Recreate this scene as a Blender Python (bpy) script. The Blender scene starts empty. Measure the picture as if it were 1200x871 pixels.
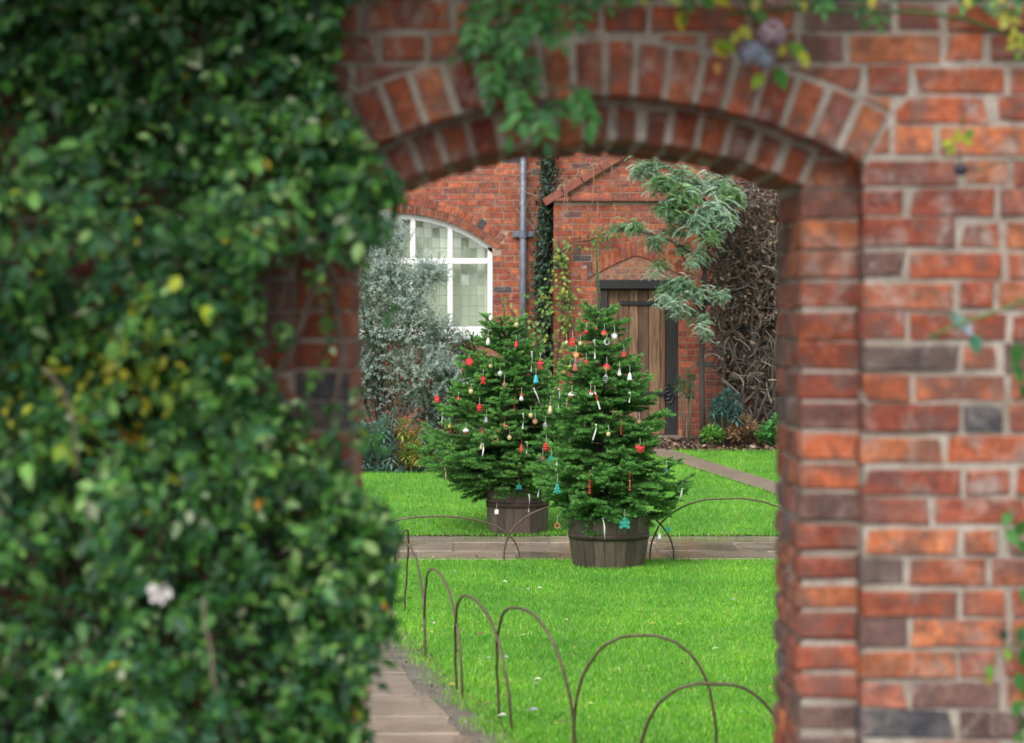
import bpy, math, random
import numpy as np
from mathutils import Vector, Matrix, noise

random.seed(7)
rng = np.random.default_rng(7)
PI = math.pi
scene = bpy.context.scene
COL = scene.collection

# ------------------------------------------------------------------ camera, sky, sun, exposure
CAM_H = 1.87
PITCH = math.radians(1.3245)
FPX = 2833.0                       # focal length of the photograph, in pixels of its 1200 px width
cam_d = bpy.data.cameras.new('camera')
cam = bpy.data.objects.new('camera', cam_d)
COL.objects.link(cam)
cam.location = (0, 0, CAM_H)
cam.rotation_euler = (PI / 2 - PITCH, 0, 0)
cam_d.sensor_width = 36.0
cam_d.lens = 85.0
cam_d.clip_start = 0.1
cam_d.clip_end = 600
cam_d.dof.use_dof = True
cam_d.dof.focus_distance = 18.2
cam_d.dof.aperture_fstop = 3.0
cam_d.dof.aperture_blades = 9
scene.camera = cam

world = bpy.data.worlds.new('World')
scene.world = world
world.use_nodes = True
wn = world.node_tree.nodes
wl = world.node_tree.links
sky = wn.new('ShaderNodeTexSky')
sky.sky_type = 'NISHITA'
sky.sun_disc = False
SUN_EL, SUN_AZ = math.radians(50), math.radians(205)   # behind the camera, a little to its left
sky.sun_elevation = SUN_EL
sky.sun_rotation = SUN_AZ
sky.air_density = 1.0
sky.dust_density = 3.0
hs = wn.new('ShaderNodeHueSaturation')               # an overcast sky: the blue is mostly gone
hs.inputs['Saturation'].default_value = 0.22
wl.new(sky.outputs[0], hs.inputs['Color'])
bg = wn['Background']
bg.inputs['Strength'].default_value = 0.15
wl.new(hs.outputs[0], bg.inputs['Color'])

sun_d = bpy.data.lights.new('sun', 'SUN')
sun_d.energy = 1.1
sun_d.angle = math.radians(35)
sun_d.color = (1.0, 0.97, 0.92)
sun = bpy.data.objects.new('sun', sun_d)
COL.objects.link(sun)
sd = Vector((math.sin(SUN_AZ) * math.cos(SUN_EL), math.cos(SUN_AZ) * math.cos(SUN_EL), math.sin(SUN_EL)))
sun.rotation_euler = sd.to_track_quat('Z', 'Y').to_euler()
sun.location = (0, -5, 20)

vs = scene.view_settings
vs.view_transform = 'Standard'
vs.look = 'None'
vs.gamma = 1.0
vs.use_curve_mapping = False
vs.exposure = 0.95
scene.cycles.max_bounces = 8
scene.cycles.transparent_max_bounces = 12
scene.cycles.use_denoising = True
scene.cycles.sample_clamp_indirect = 8.0

# ------------------------------------------------------------------ helpers
def P(px, py, Y):
    """Point at distance Y (metres, along the ground) that the survey of the photograph puts at px, py."""
    u = (px - 600.0) / FPX
    v = (435.5 - py) / FPX
    d = Vector((u, math.cos(PITCH) + v * math.sin(PITCH), -math.sin(PITCH) + v * math.cos(PITCH)))
    return Vector((0, 0, CAM_H)) + d * (Y / d.y)

def gz(y):
    """height of the ground: flat up to the cross path, then a gentle rise to the house"""
    return 0.0 if y < 20.3 else min(0.44, 0.0489 * (y - 20.3))

def gzv(y):
    return np.clip(0.0489 * (np.asarray(y) - 20.3), 0.0, 0.44)

def G(px, py):
    """ground point below pixel on the flat near ground"""
    y = CAM_H * FPX / (py - 370.0)
    return Vector(((px - 600.0) / FPX * y, y, 0.0))

class MB:
    def __init__(s):
        s.v, s.f, s.c = [], [], []
    def add(s, verts, faces, col=(1, 1, 1)):
        o = len(s.v)
        s.v += [tuple(q) for q in verts]
        s.f += [tuple(i + o for i in q) for q in faces]
        s.c += [col] * len(verts)
    def box(s, lo, hi, col=(1, 1, 1)):
        x0, y0, z0 = lo
        x1, y1, z1 = hi
        s.add([(x0, y0, z0), (x1, y0, z0), (x1, y1, z0), (x0, y1, z0), (x0, y0, z1), (x1, y0, z1), (x1, y1, z1), (x0, y1, z1)],
              [(3, 2, 1, 0), (4, 5, 6, 7), (0, 1, 5, 4), (1, 2, 6, 5), (2, 3, 7, 6), (3, 0, 4, 7)], col)
    def cbox(s, lo, hi, col=(1, 1, 1), ch=0.004, jit=0.0, xf=None):
        """box with chamfered edges and slightly uneven corners"""
        lo, hi = Vector(lo), Vector(hi)
        verts, idx = [], {}
        for i in range(8):
            b = [(i >> k) & 1 for k in range(3)]
            jv = Vector([random.uniform(-jit, jit) for _ in range(3)])
            for ax in range(3):
                q = []
                for k in range(3):
                    e = hi[k] if b[k] else lo[k]
                    if k != ax:
                        e += -ch if b[k] else ch
                    q.append(e)
                idx[(i, ax)] = len(verts)
                p = Vector(q) + jv
                verts.append(xf @ p if xf else p)
        F = []
        def fl(a, n):
            F.append(tuple(a) if n else tuple(reversed(a)))
        for ax in range(3):
            u, w = (ax + 1) % 3, (ax + 2) % 3
            for sgn in (0, 1):
                cs = []
                for (a, b) in ((0, 0), (1, 0), (1, 1), (0, 1)):
                    cs.append(idx[((sgn << ax) | (a << u) | (b << w), ax)])
                fl(cs, sgn)
            for su in (0, 1):
                for sw in (0, 1):
                    c0 = (su << u) | (sw << w)
                    c1 = c0 | (1 << ax)
                    q = [idx[(c0, u)], idx[(c1, u)], idx[(c1, w)], idx[(c0, w)]]
                    fl(q, su != sw)
        for i in range(8):
            par = ((i & 1) + ((i >> 1) & 1) + ((i >> 2) & 1)) % 2
            fl([idx[(i, 0)], idx[(i, 1)], idx[(i, 2)]], par == 1)
        s.add(verts, F, col)
    def prism(s, poly, y0, y1, col=(1, 1, 1), ch=0.004, jit=0.0):
        """polygon in the XZ plane (counter-clockwise seen from -Y), from y0 back to y1, front edge chamfered"""
        n = len(poly)
        if n < 3:
            return
        cx = sum(p[0] for p in poly) / n
        cz = sum(p[1] for p in poly) / n
        v = []
        for (x, z) in poly:
            d = math.hypot(x - cx, z - cz) or 1
            k = max(0.0, 1 - ch * 1.3 / d)
            v.append((cx + (x - cx) * k + random.uniform(-jit, jit), y0 + random.uniform(-jit, jit), cz + (z - cz) * k + random.uniform(-jit, jit)))
        for (x, z) in poly:
            v.append((x, y0 + ch, z))
        for (x, z) in poly:
            v.append((x, y1, z))
        f = [tuple(range(n)), tuple(reversed(range(2 * n, 3 * n)))]
        for i in range(n):
            j = (i + 1) % n
            f.append((i, n + i, n + j, j))
            f.append((n + i, 2 * n + i, 2 * n + j, n + j))
        s.add(v, f, col)
    def tube(s, pts, rad, sides=6, col=(1, 1, 1), cap=True):
        pts = [Vector(p) for p in pts]
        n = len(pts)
        if not hasattr(rad, '__len__'):
            rad = [rad] * n
        o = len(s.v)
        ref = None
        for i, p in enumerate(pts):
            t = (pts[min(i + 1, n - 1)] - pts[max(i - 1, 0)])
            if t.length < 1e-9:
                t = Vector((0, 0, 1))
            t.normalize()
            if ref is None:
                ref = t.cross(Vector((0, 0, 1)))
                if ref.length < 0.1:
                    ref = t.cross(Vector((1, 0, 0)))
            ref = (ref - t * ref.dot(t))
            if ref.length < 1e-6:
                ref = t.orthogonal()
            ref.normalize()
            bi = t.cross(ref)
            for k in range(sides):
                a = 2 * PI * k / sides
                s.v.append(tuple(p + (ref * math.cos(a) + bi * math.sin(a)) * rad[i]))
                s.c.append(col)
        for i in range(n - 1):
            for k in range(sides):
                a, b = o + i * sides + k, o + i * sides + (k + 1) % sides
                s.f.append((a, b, b + sides, a + sides))
        if cap:
            s.f.append(tuple(o + k for k in reversed(range(sides))))
            s.f.append(tuple(o + (n - 1) * sides + k for k in range(sides)))
    def lathe(s, prof, centre, sides=16, col=(1, 1, 1), axis='Z', closed=True):
        """prof: list of (r, h)"""
        c = Vector(centre)
        o = len(s.v)
        for (r, h) in prof:
            for k in range(sides):
                a = 2 * PI * k / sides
                if axis == 'Z':
                    p = c + Vector((r * math.cos(a), r * math.sin(a), h))
                else:
                    p = c + Vector((r * math.cos(a), h, r * math.sin(a)))
                s.v.append(tuple(p))
                s.c.append(col)
        m = len(prof)
        for i in range(m - 1):
            for k in range(sides):
                a, b = o + i * sides + k, o + i * sides + (k + 1) % sides
                s.f.append((a, b, b + sides, a + sides) if axis == 'Z' else (b, a, a + sides, b + sides))
        if closed:
            lo = tuple(o + k for k in range(sides))
            hi = tuple(o + (m - 1) * sides + k for k in range(sides))
            s.f.append(tuple(reversed(lo)) if axis == 'Z' else lo)
            s.f.append(hi if axis == 'Z' else tuple(reversed(hi)))
    def mesh(s, name):
        me = bpy.data.meshes.new(name)
        me.from_pydata(s.v, [], s.f)
        a = me.attributes.new('Col', 'FLOAT_COLOR', 'POINT')
        arr = np.ones((len(s.v), 4), dtype=np.float32)
        if s.v:
            arr[:, :3] = np.array(s.c, dtype=np.float32)
            a.data.foreach_set('color', arr.ravel())
        return me
    def build(s, name, mat, parent=None, smooth=False, origin=None):
        if origin is not None:
            ox, oy, oz = origin
            s.v = [(x - ox, y - oy, z - oz) for (x, y, z) in s.v]
        return link(s.mesh(name), name, mat, parent, smooth, origin)

def link(me, name, mat, parent=None, smooth=False, loc=None):
    if mat is not None and not me.materials:
        me.materials.append(mat)
    if smooth:
        me.polygons.foreach_set('use_smooth', [True] * len(me.polygons))
    o = bpy.data.objects.new(name, me)
    COL.objects.link(o)
    if loc is not None:
        o.location = loc
    if parent is not None:
        o.parent = parent
        o.matrix_parent_inverse = Matrix.Translation(parent.location).inverted() if parent.type == 'EMPTY' or parent.location.length > 0 else Matrix()
    return o

def tag(o, label=None, cat=None, group=None, kind=None):
    if label: o['label'] = label
    if cat: o['category'] = cat
    if group: o['group'] = group
    if kind: o['kind'] = kind
    return o

def thing(name, loc, label, cat, group=None):
    o = bpy.data.objects.new(name, None)
    COL.objects.link(o)
    o.location = loc
    o.empty_display_size = 0.1
    return tag(o, label, cat, group)

def mesh_np(name, V, F, C):
    """uniform n-gon mesh straight from arrays"""
    me = bpy.data.meshes.new(name)
    n, k = F.shape
    me.vertices.add(len(V))
    me.vertices.foreach_set('co', np.ascontiguousarray(V, dtype=np.float32).ravel())
    me.loops.add(n * k)
    me.loops.foreach_set('vertex_index', np.ascontiguousarray(F, dtype=np.int32).ravel())
    me.polygons.add(n)
    me.polygons.foreach_set('loop_start', np.arange(0, n * k, k, dtype=np.int32))
    me.update(calc_edges=True)
    a = me.attributes.new('Col', 'FLOAT_COLOR', 'POINT')
    arr = np.ones((len(V), 4), dtype=np.float32)
    arr[:, :3] = C
    a.data.foreach_set('color', arr.ravel())
    return me

def norm(a):
    return a / np.maximum(np.linalg.norm(a, axis=1, keepdims=True), 1e-9)

LEAF_OUT = np.array([(0, 0), (0.25, 0.40), (0.58, 0.46), (1.0, 0.0), (0.58, -0.46), (0.25, -0.40)])
LEAF_NARROW = np.array([(0, 0), (0.3, 0.42), (0.65, 0.36), (1.0, 0.0), (0.65, -0.36), (0.3, -0.42)])
def leaves_np(base, axis, nor, L, W, col, fold=0.18, curl=0.12, outline=LEAF_OUT):
    """many folded, curved leaves: a fan of six triangles round a sunken midrib point"""
    n = len(base)
    axis = norm(axis)
    side = norm(np.cross(axis, nor))
    nn = np.cross(side, axis)
    L = np.asarray(L).reshape(-1, 1) * np.ones((n, 1))
    W = np.asarray(W).reshape(-1, 1) * np.ones((n, 1))
    V = np.zeros((n, 7, 3))
    for k, (t, w) in enumerate(outline):
        V[:, k] = base + axis * L * t + side * W * w + nn * (abs(w) * fold * 2 * W - curl * L * t * t)
    V[:, 6] = base + axis * L * 0.45 - nn * (curl * L * 0.2)
    o = (np.arange(n) * 7).reshape(-1, 1, 1)
    fan = np.array([(6, k, (k + 1) % 6) for k in range(6)]).reshape(1, 6, 3)
    F = (o + fan).reshape(-1, 3)
    C = np.repeat(col, 7, axis=0)
    return V.reshape(-1, 3), F, C

class NB:
    """collects numpy triangle batches"""
    def __init__(s):
        s.V, s.F, s.C, s.n = [], [], [], 0
    def add(s, V, F, C):
        s.V.append(V); s.F.append(F + s.n); s.C.append(C); s.n += len(V)
    def build(s, name, mat, parent=None, smooth=False):
        return link(mesh_np(name, np.concatenate(s.V), np.concatenate(s.F), np.concatenate(s.C)), name, mat, parent, smooth)

def rand_unit(n):
    return norm(rng.normal(size=(n, 3)))

def pick(pal, n, jitter=0.15):
    pal = np.array(pal, dtype=float)
    c = pal[rng.integers(0, len(pal), n)]
    return np.clip(c * (1 + rng.uniform(-jitter, jitter, (n, 1))) * (1 + rng.uniform(-jitter / 3, jitter / 3, (n, 3))), 0, 1)

# ------------------------------------------------------------------ materials
def mat_base(name):
    m = bpy.data.materials.new(name)
    m.use_nodes = True
    nt = m.node_tree
    b = nt.nodes['Principled BSDF']
    return m, nt, b

def nd(nt, t, **kw):
    n = nt.nodes.new(t)
    for k, v in kw.items():
        if hasattr(n, k):
            setattr(n, k, v)
        else:
            n.inputs[k].default_value = v
    return n

def ramp(nt, fac, stops):
    r = nt.nodes.new('ShaderNodeValToRGB')
    while len(r.color_ramp.elements) < len(stops):
        r.color_ramp.elements.new(0.5)
    for e, (p, c) in zip(r.color_ramp.elements, stops):
        e.position = p
        e.color = (c, c, c, 1) if not hasattr(c, '__len__') else (*c, 1)
    nt.links.new(fac, r.inputs[0])
    return r.outputs[0]

def mixc(nt, fac, a, b, mode='MIX'):
    m = nt.nodes.new('ShaderNodeMix')
    m.data_type = 'RGBA'
    m.blend_type = mode
    for s, val in ((m.inputs[0], fac), (m.inputs[6], a), (m.inputs[7], b)):
        if hasattr(val, 'is_linked'):
            nt.links.new(val, s)
        else:
            s.default_value = val if not hasattr(val, '__len__') else (*val, 1)
    return m.outputs[2]

def coords(nt, scale=(1, 1, 1)):
    g = nt.nodes.new('ShaderNodeNewGeometry')
    mp = nt.nodes.new('ShaderNodeMapping')
    mp.inputs['Scale'].default_value = scale
    nt.links.new(g.outputs['Position'], mp.inputs[0])
    return mp.outputs[0]

def nz(nt, vec, scale, detail=4, rough=0.55):
    n = nt.nodes.new('ShaderNodeTexNoise')
    n.inputs['Scale'].default_value = scale
    n.inputs['Detail'].default_value = detail
    n.inputs['Roughness'].default_value = rough
    nt.links.new(vec, n.inputs['Vector'])
    return n.outputs[0]

def bump(nt, b, h, strength=0.5, dist=0.005):
    n = nt.nodes.new('ShaderNodeBump')
    n.inputs['Strength'].default_value = strength
    n.inputs['Distance'].default_value = dist
    nt.links.new(h, n.inputs['Height'])
    nt.links.new(n.outputs[0], b.inputs['Normal'])

def attr(nt):
    a = nt.nodes.new('ShaderNodeAttribute')
    a.attribute_name = 'Col'
    return a.outputs['Color']

def brick_mat(name, bloom=0.55, rough=0.85, sc=1.0, plum=0.5):
    m, nt, b = mat_base(name)
    v = coords(nt)
    n1 = nz(nt, v, 17 * sc, 6, 0.65)
    n2 = nz(nt, v, 70 * sc, 6, 0.75)
    n3 = nz(nt, v, 2.2 * sc, 4)
    n4 = nz(nt, v, 25 * sc, 5, 0.7)
    c = attr(nt)
    c = mixc(nt, ramp(nt, n1, [(0.43, 0.0), (0.60, 0.95)]), c, mixc(nt, 1.0, c, (0.52, 0.58, 0.68), 'MULTIPLY'))
    c = mixc(nt, ramp(nt, n4, [(0.5, 0.0), (0.63, 0.75)]), c, mixc(nt, 1.0, c, (1.45, 1.6, 1.5), 'MULTIPLY'))
    c = mixc(nt, ramp(nt, n2, [(0.48, 0.0), (0.72, 0.8)]), c, mixc(nt, 1.0, c, (0.34, 0.34, 0.36), 'MULTIPLY'))
    c = mixc(nt, ramp(nt, nz(nt, v, 8.5 * sc, 5, 0.7), [(0.49, 0.0), (0.58, plum)]), c, (0.175, 0.105, 0.088))
    bl = ramp(nt, nz(nt, v, 15 * sc, 7, 0.75), [(0.50, 0.0), (0.66, bloom)])
    bl2 = ramp(nt, n3, [(0.40, 0.15), (0.62, 1.0)])
    f = nt.nodes.new('ShaderNodeMath'); f.operation = 'MULTIPLY'
    nt.links.new(bl, f.inputs[0]); nt.links.new(bl2, f.inputs[1])
    c = mixc(nt, f.outputs[0], c, (0.44, 0.37, 0.33))
    nt.links.new(c, b.inputs['Base Color'])
    b.inputs['Roughness'].default_value = rough
    b.inputs['Specular IOR Level'].default_value = 0.25
    bump(nt, b, n2, 0.8, 0.008)
    return m

def mortar_mat(name, c0, c1):
    m, nt, b = mat_base(name)
    v = coords(nt)
    n1 = nz(nt, v, 5, 5)
    n2 = nz(nt, v, 90, 4, 0.7)
    c = mixc(nt, ramp(nt, n1, [(0.3, 0), (0.7, 1)]), c0, c1)
    c = mixc(nt, ramp(nt, n2, [(0.4, 0), (0.8, 0.6)]), c, (0.16, 0.14, 0.11))
    c = mixc(nt, ramp(nt, nz(nt, v, 13, 5, 0.7), [(0.5, 0), (0.66, 0.65)]), c, (0.17, 0.14, 0.11))
    nt.links.new(c, b.inputs['Base Color'])
    b.inputs['Roughness'].default_value = 0.95
    bump(nt, b, n2, 0.8, 0.008)
    return m

def leaf_mat(name, rough=0.4, trans=0.25, spec=0.5):
    m, nt, b = mat_base(name)
    v = coords(nt)
    c = attr(nt)
    n = nz(nt, v, 30, 3)
    c2 = mixc(nt, ramp(nt, n, [(0.35, 0), (0.7, 0.5)]), c, mixc(nt, 1.0, c, (0.6, 0.66, 0.55), 'MULTIPLY'))
    nt.links.new(c2, b.inputs['Base Color'])
    b.inputs['Roughness'].default_value = rough
    b.inputs['Specular IOR Level'].default_value = spec
    t = nt.nodes.new('ShaderNodeBsdfTranslucent')
    nt.links.new(mixc(nt, 1.0, c2, (1.25, 1.3, 0.7), 'MULTIPLY'), t.inputs[0])
    mx = nt.nodes.new('ShaderNodeMixShader')
    mx.inputs[0].default_value = trans
    nt.links.new(b.outputs[0], mx.inputs[1])
    nt.links.new(t.outputs[0], mx.inputs[2])
    nt.links.new(mx.outputs[0], nt.nodes['Material Output'].inputs[0])
    return m

def plain(name, col, rough=0.6, metal=0.0, n_scale=40, n_amt=0.35, bmp=0.2, spec=0.5, use_attr=False, stretch=(1, 1, 1)):
    m, nt, b = mat_base(name)
    v = coords(nt, stretch)
    n1 = nz(nt, v, n_scale, 5, 0.65)
    c = attr(nt) if use_attr else None
    dark = 1 - n_amt
    if use_attr:
        cc = mixc(nt, ramp(nt, n1, [(0.3, 0), (0.7, 1)]), c, mixc(nt, 1.0, c, (dark, dark, dark), 'MULTIPLY'))
    else:
        cc = mixc(nt, ramp(nt, n1, [(0.3, 0), (0.7, 1)]), col, tuple(q * dark for q in col))
    nt.links.new(cc, b.inputs['Base Color'])
    b.inputs['Roughness'].default_value = rough
    b.inputs['Metallic'].default_value = metal
    b.inputs['Specular IOR Level'].default_value = spec
    if bmp:
        bump(nt, b, n1, bmp, 0.004)
    return m

M = {}
M['brick'] = brick_mat('old_red_brick', 0.7)
M['house_brick'] = brick_mat('house_red_brick', 0.4, plum=0.3)
M['mortar'] = mortar_mat('lime_mortar', (0.54, 0.485, 0.42), (0.28, 0.235, 0.19))
M['house_mortar'] = mortar_mat('house_mortar', (0.44, 0.34, 0.26), (0.28, 0.20, 0.15))
M['leaf'] = leaf_mat('glossy_leaf', 0.42, 0.16, 0.28)
M['matt_leaf'] = leaf_mat('matt_leaf', 0.6, 0.25, 0.3)
M['grass'] = leaf_mat('grass_blade', 0.45, 0.35, 0.35)
M['needle'] = leaf_mat('fir_needle', 0.42, 0.22, 0.45)
M['bark'] = plain('bark', (0.10, 0.075, 0.055), 0.9, n_scale=25, n_amt=0.5, bmp=0.6, use_attr=True)
M['stem'] = plain('stem', (0.1, 0.1, 0.05), 0.7, n_scale=40, use_attr=True)
M['paint'] = plain('white_paint', (0.80, 0.80, 0.78), 0.45, n_scale=14, n_amt=0.08, bmp=0.05)
M['iron'] = plain('black_iron', (0.022, 0.024, 0.030), 0.5, 0.3, n_scale=30, bmp=0.2)
M['lead_pipe'] = plain('grey_pipe', (0.17, 0.20, 0.25), 0.45, 0.2, n_scale=9, n_amt=0.4)
M['lead'] = plain('lead_came', (0.30, 0.31, 0.32), 0.5, 0.5)
M['hoop'] = plain('rusted_rod', (0.15, 0.10, 0.065), 0.45, 0.3, n_scale=38, n_amt=0.65, bmp=0.5, spec=0.5)
M['craft'] = plain('craft', (1, 1, 1), 0.55, n_scale=120, n_amt=0.2, bmp=0.1, use_attr=True)
M['tile'] = plain('red_tile', (0.27, 0.085, 0.055), 0.8, n_scale=12, n_amt=0.5, bmp=0.4)
M['oak'] = plain('weathered_oak', (0.2, 0.11, 0.06), 0.75, n_scale=7, n_amt=0.8, bmp=0.7, use_attr=True, stretch=(7, 7, 0.5))
M['stave'] = plain('barrel_stave', (0.1, 0.07, 0.05), 0.6, n_scale=9, n_amt=0.55, bmp=0.6, use_attr=True, stretch=(5, 5, 0.8))
M['band'] = plain('barrel_band', (0.075, 0.048, 0.038), 0.6, 0.4, n_scale=20, n_amt=0.5)
M['litter'] = plain('dead_leaf', (0.2, 0.12, 0.07), 0.75, n_scale=50, n_amt=0.4, use_attr=True)
M['curtain'] = plain('curtain', (0.74, 0.77, 0.64), 0.9, n_scale=3, n_amt=0.25, stretch=(3, 1, 0.3))

def slab_mat():
    m, nt, b = mat_base('wet_flagstone')
    v = coords(nt)
    n1 = nz(nt, v, 3.0, 6, 0.6)
    n2 = nz(nt, v, 45, 5, 0.7)
    n3 = nz(nt, v, 1.1, 4, 0.6)
    c = attr(nt)
    c = mixc(nt, ramp(nt, n1, [(0.35, 0), (0.7, 0.8)]), c, mixc(nt, 1.0, c, (0.55, 0.5, 0.45), 'MULTIPLY'))
    c = mixc(nt, ramp(nt, n2, [(0.45, 0), (0.8, 0.5)]), c, (0.07, 0.055, 0.04))
    nt.links.new(c, b.inputs['Base Color'])
    r = ramp(nt, n3, [(0.42, 0.12), (0.62, 0.45)])
    nt.links.new(r, b.inputs['Roughness'])
    b.inputs['Specular IOR Level'].default_value = 0.6
    b.inputs['Coat Weight'].default_value = 0.55
    b.inputs['Coat Roughness'].default_value = 0.16
    bump(nt, b, n2, 0.18, 0.004)
    return m
M['slab'] = slab_mat()

def ground_mat(name, c0, c1, c2, s=2.0):
    m, nt, b = mat_base(name)
    v = coords(nt)
    n1 = nz(nt, v, s, 6, 0.6)
    n2 = nz(nt, v, s * 25, 5, 0.7)
    c = mixc(nt, ramp(nt, n1, [(0.35, 0), (0.65, 1)]), c0, c1)
    c = mixc(nt, ramp(nt, n2, [(0.4, 0), (0.75, 0.8)]), c, c2)
    nt.links.new(c, b.inputs['Base Color'])
    b.inputs['Roughness'].default_value = 0.8
    bump(nt, b, n2, 0.7, 0.02)
    return m
M['earth'] = ground_mat('earth', (0.085, 0.058, 0.038), (0.06, 0.042, 0.03), (0.03, 0.022, 0.016))
M['turf'] = ground_mat('turf', (0.10, 0.29, 0.03), (0.08, 0.23, 0.026), (0.05, 0.14, 0.02), 1.5)
M['grit'] = ground_mat('gritty_path', (0.24, 0.19, 0.14), (0.18, 0.135, 0.095), (0.11, 0.085, 0.06), 2.5)
M['edge'] = ground_mat('edge_soil', (0.15, 0.125, 0.10), (0.09, 0.07, 0.05), (0.27, 0.25, 0.21), 4)
M['joint'] = ground_mat('path_joint', (0.22, 0.19, 0.15), (0.15, 0.125, 0.10), (0.08, 0.065, 0.05), 3)

def glass_mat():
    m, nt, b = mat_base('window_glass')
    gl = nd(nt, 'ShaderNodeBsdfGlossy')
    gl.inputs['Roughness'].default_value = 0.03
    gl.inputs['Color'].default_value = (0.9, 0.95, 0.9, 1)
    tr = nd(nt, 'ShaderNodeBsdfTransparent')
    tr.inputs['Color'].default_value = (0.86, 0.92, 0.86, 1)
    mx = nd(nt, 'ShaderNodeMixShader')
    mx.inputs[0].default_value = 0.16
    nt.links.new(tr.outputs[0], mx.inputs[1]); nt.links.new(gl.outputs[0], mx.inputs[2])
    nt.links.new(mx.outputs[0], nt.nodes['Material Output'].inputs[0])
    return m
M['glass'] = glass_mat()

# ------------------------------------------------------------------ ground, lawns, paths
def path_edge(y):            # lawn-side edge of the flagged path that comes through the arch
    return -0.15 - 0.178 * (y - 10.46)

def sheet(name, polys, mat, dz):
    """ground sheet from quads in plan, following the ground"""
    mb = MB()
    for poly in polys:
        mb.add([(x, y, gz(y) + dz) for (x, y) in poly], [tuple(range(len(poly)))])
    return tag(mb.build(name, mat), kind='structure')

def strip_quads(left, right, ys):
    return [[(left(a), a), (right(a), a), (right(b), b), (left(b), b)] for a, b in zip(ys[:-1], ys[1:])]

YS = [-40, 4, 6, 8, 10, 12, 14, 16, 18, 20.3, 22, 24, 26, 28, 29.3, 60, 300]
tag(sheet('ground', strip_quads(lambda y: -200, lambda y: 200, YS), M['earth'], -0.035), kind='structure')

def lawn_rear_limit(x):      # where the rear lawn gives way to the beds along the house
    return 25.1 if x < -0.6 else (25.1 + (x + 0.6) * 1.0 if x < 1.6 else 27.35)

near_poly = [[(path_edge(a) + 0.22, a), (7, a), (7, b), (path_edge(b) + 0.22, b)] for a, b in zip([9.6, 12, 14, 16], [12, 14, 16, 18.5])]
sheet('lawn_near', near_poly, M['turf'], -0.004)
sheet('lawn_left', [[(-7, a), (path_edge(a) - 1.25, a), (path_edge(b) - 1.25, b), (-7, b)] for a, b in zip([7.2, 10, 13, 16], [10, 13, 16, 18.5])], M['turf'], -0.004)
rp = []
xs = [-7, -3, -0.6, 0.2, 1.0, 1.6, 4, 8]
for a, b in zip(xs[:-1], xs[1:]):
    la, lb = lawn_rear_limit(a), lawn_rear_limit(b)
    for i in range(6):
        t0, t1 = i / 6, (i + 1) / 6
        rp.append([(a, 20.5 + (la - 20.5) * t0), (b, 20.5 + (lb - 20.5) * t0), (b, 20.5 + (lb - 20.5) * t1), (a, 20.5 + (la - 20.5) * t1)])
sheet('lawn_rear', rp, M['turf'], 0.0)

def dpl(y): return 1.71 + (26.3 - y) * 0.273        # diagonal path to the door: its two edges
def dpr(y): return 2.08 + (26.3 - y) * 0.273
sheet('path_to_door', strip_quads(dpl, dpr, [20.5, 21.5, 22.5, 23.5, 24.5, 25.5, 26.3, 27.4]), M['grit'], 0.012)

sheet('path_cross_bed', [[(-8, 18.45), (8, 18.45), (8, 20.54), (-8, 20.54)]], M['joint'], -0.012)
sheet('path_main_bed', strip_quads(lambda y: path_edge(y) - 1.22, lambda y: path_edge(y) + 0.24, [3.0, 6, 9, 12, 15, 18.45]), M['edge'], -0.016)

# flagstones: every slab is a piece of its own
path_c = tag(bpy.data.objects.new('path_cross', None), kind='structure'); COL.objects.link(path_c); path_c.location = (0, 19.5, 0)
path_m = tag(bpy.data.objects.new('path_main', None), kind='structure'); COL.objects.link(path_m); path_m.location = (0, 9, 0)
def slab_col():
    k = random.uniform(0.75, 1.15)
    return random.choice([(0.36 * k, 0.285 * k, 0.22 * k), (0.39 * k, 0.32 * k, 0.26 * k), (0.31 * k, 0.25 * k, 0.20 * k)])
y = 18.54
for depth in (0.60, 0.72, 0.56):
    x = -6.0 + random.uniform(0, 0.5)
    while x < 6.5:
        w = random.uniform(0.55, 1.05)
        mb = MB()
        mb.cbox((x + 0.008, y + 0.008, -0.06), (x + w - 0.008, y + depth - 0.008, random.uniform(-0.004, 0.004)), slab_col(), 0.008, 0.004)
        mb.build('flagstone', M['slab'], path_c)
        x += w
    y += depth + 0.01
ang = math.atan(0.178)
y = 3.2
while y < 18.3:
    d = random.uniform(0.42, 0.75)
    cuts = [0, 1.15] if random.random() < 0.25 else [0, random.choice([0.45, 0.58, 0.7]), 1.15]
    for a, b in zip(cuts[:-1], cuts[1:]):
        mb = MB()
        x0 = path_edge(y) - 1.15 + a
        sh = Matrix(((1, -0.178, 0, 0), (0, 1, 0, 0), (0, 0, 1, 0), (0, 0, 0, 1)))
        e = random.uniform(-0.025, 0.02) if b == 1.15 else 0
        base = Matrix.Translation((x0, y, 0)) @ sh
        mb.cbox((0.009, 0.009, -0.06), (b - a - 0.009 + e, d - 0.009, random.uniform(-0.004, 0.003)), slab_col(), 0.009, 0.005, xf=base)
        mb.build('flagstone', M['slab'], path_m)
    y += d

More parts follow.
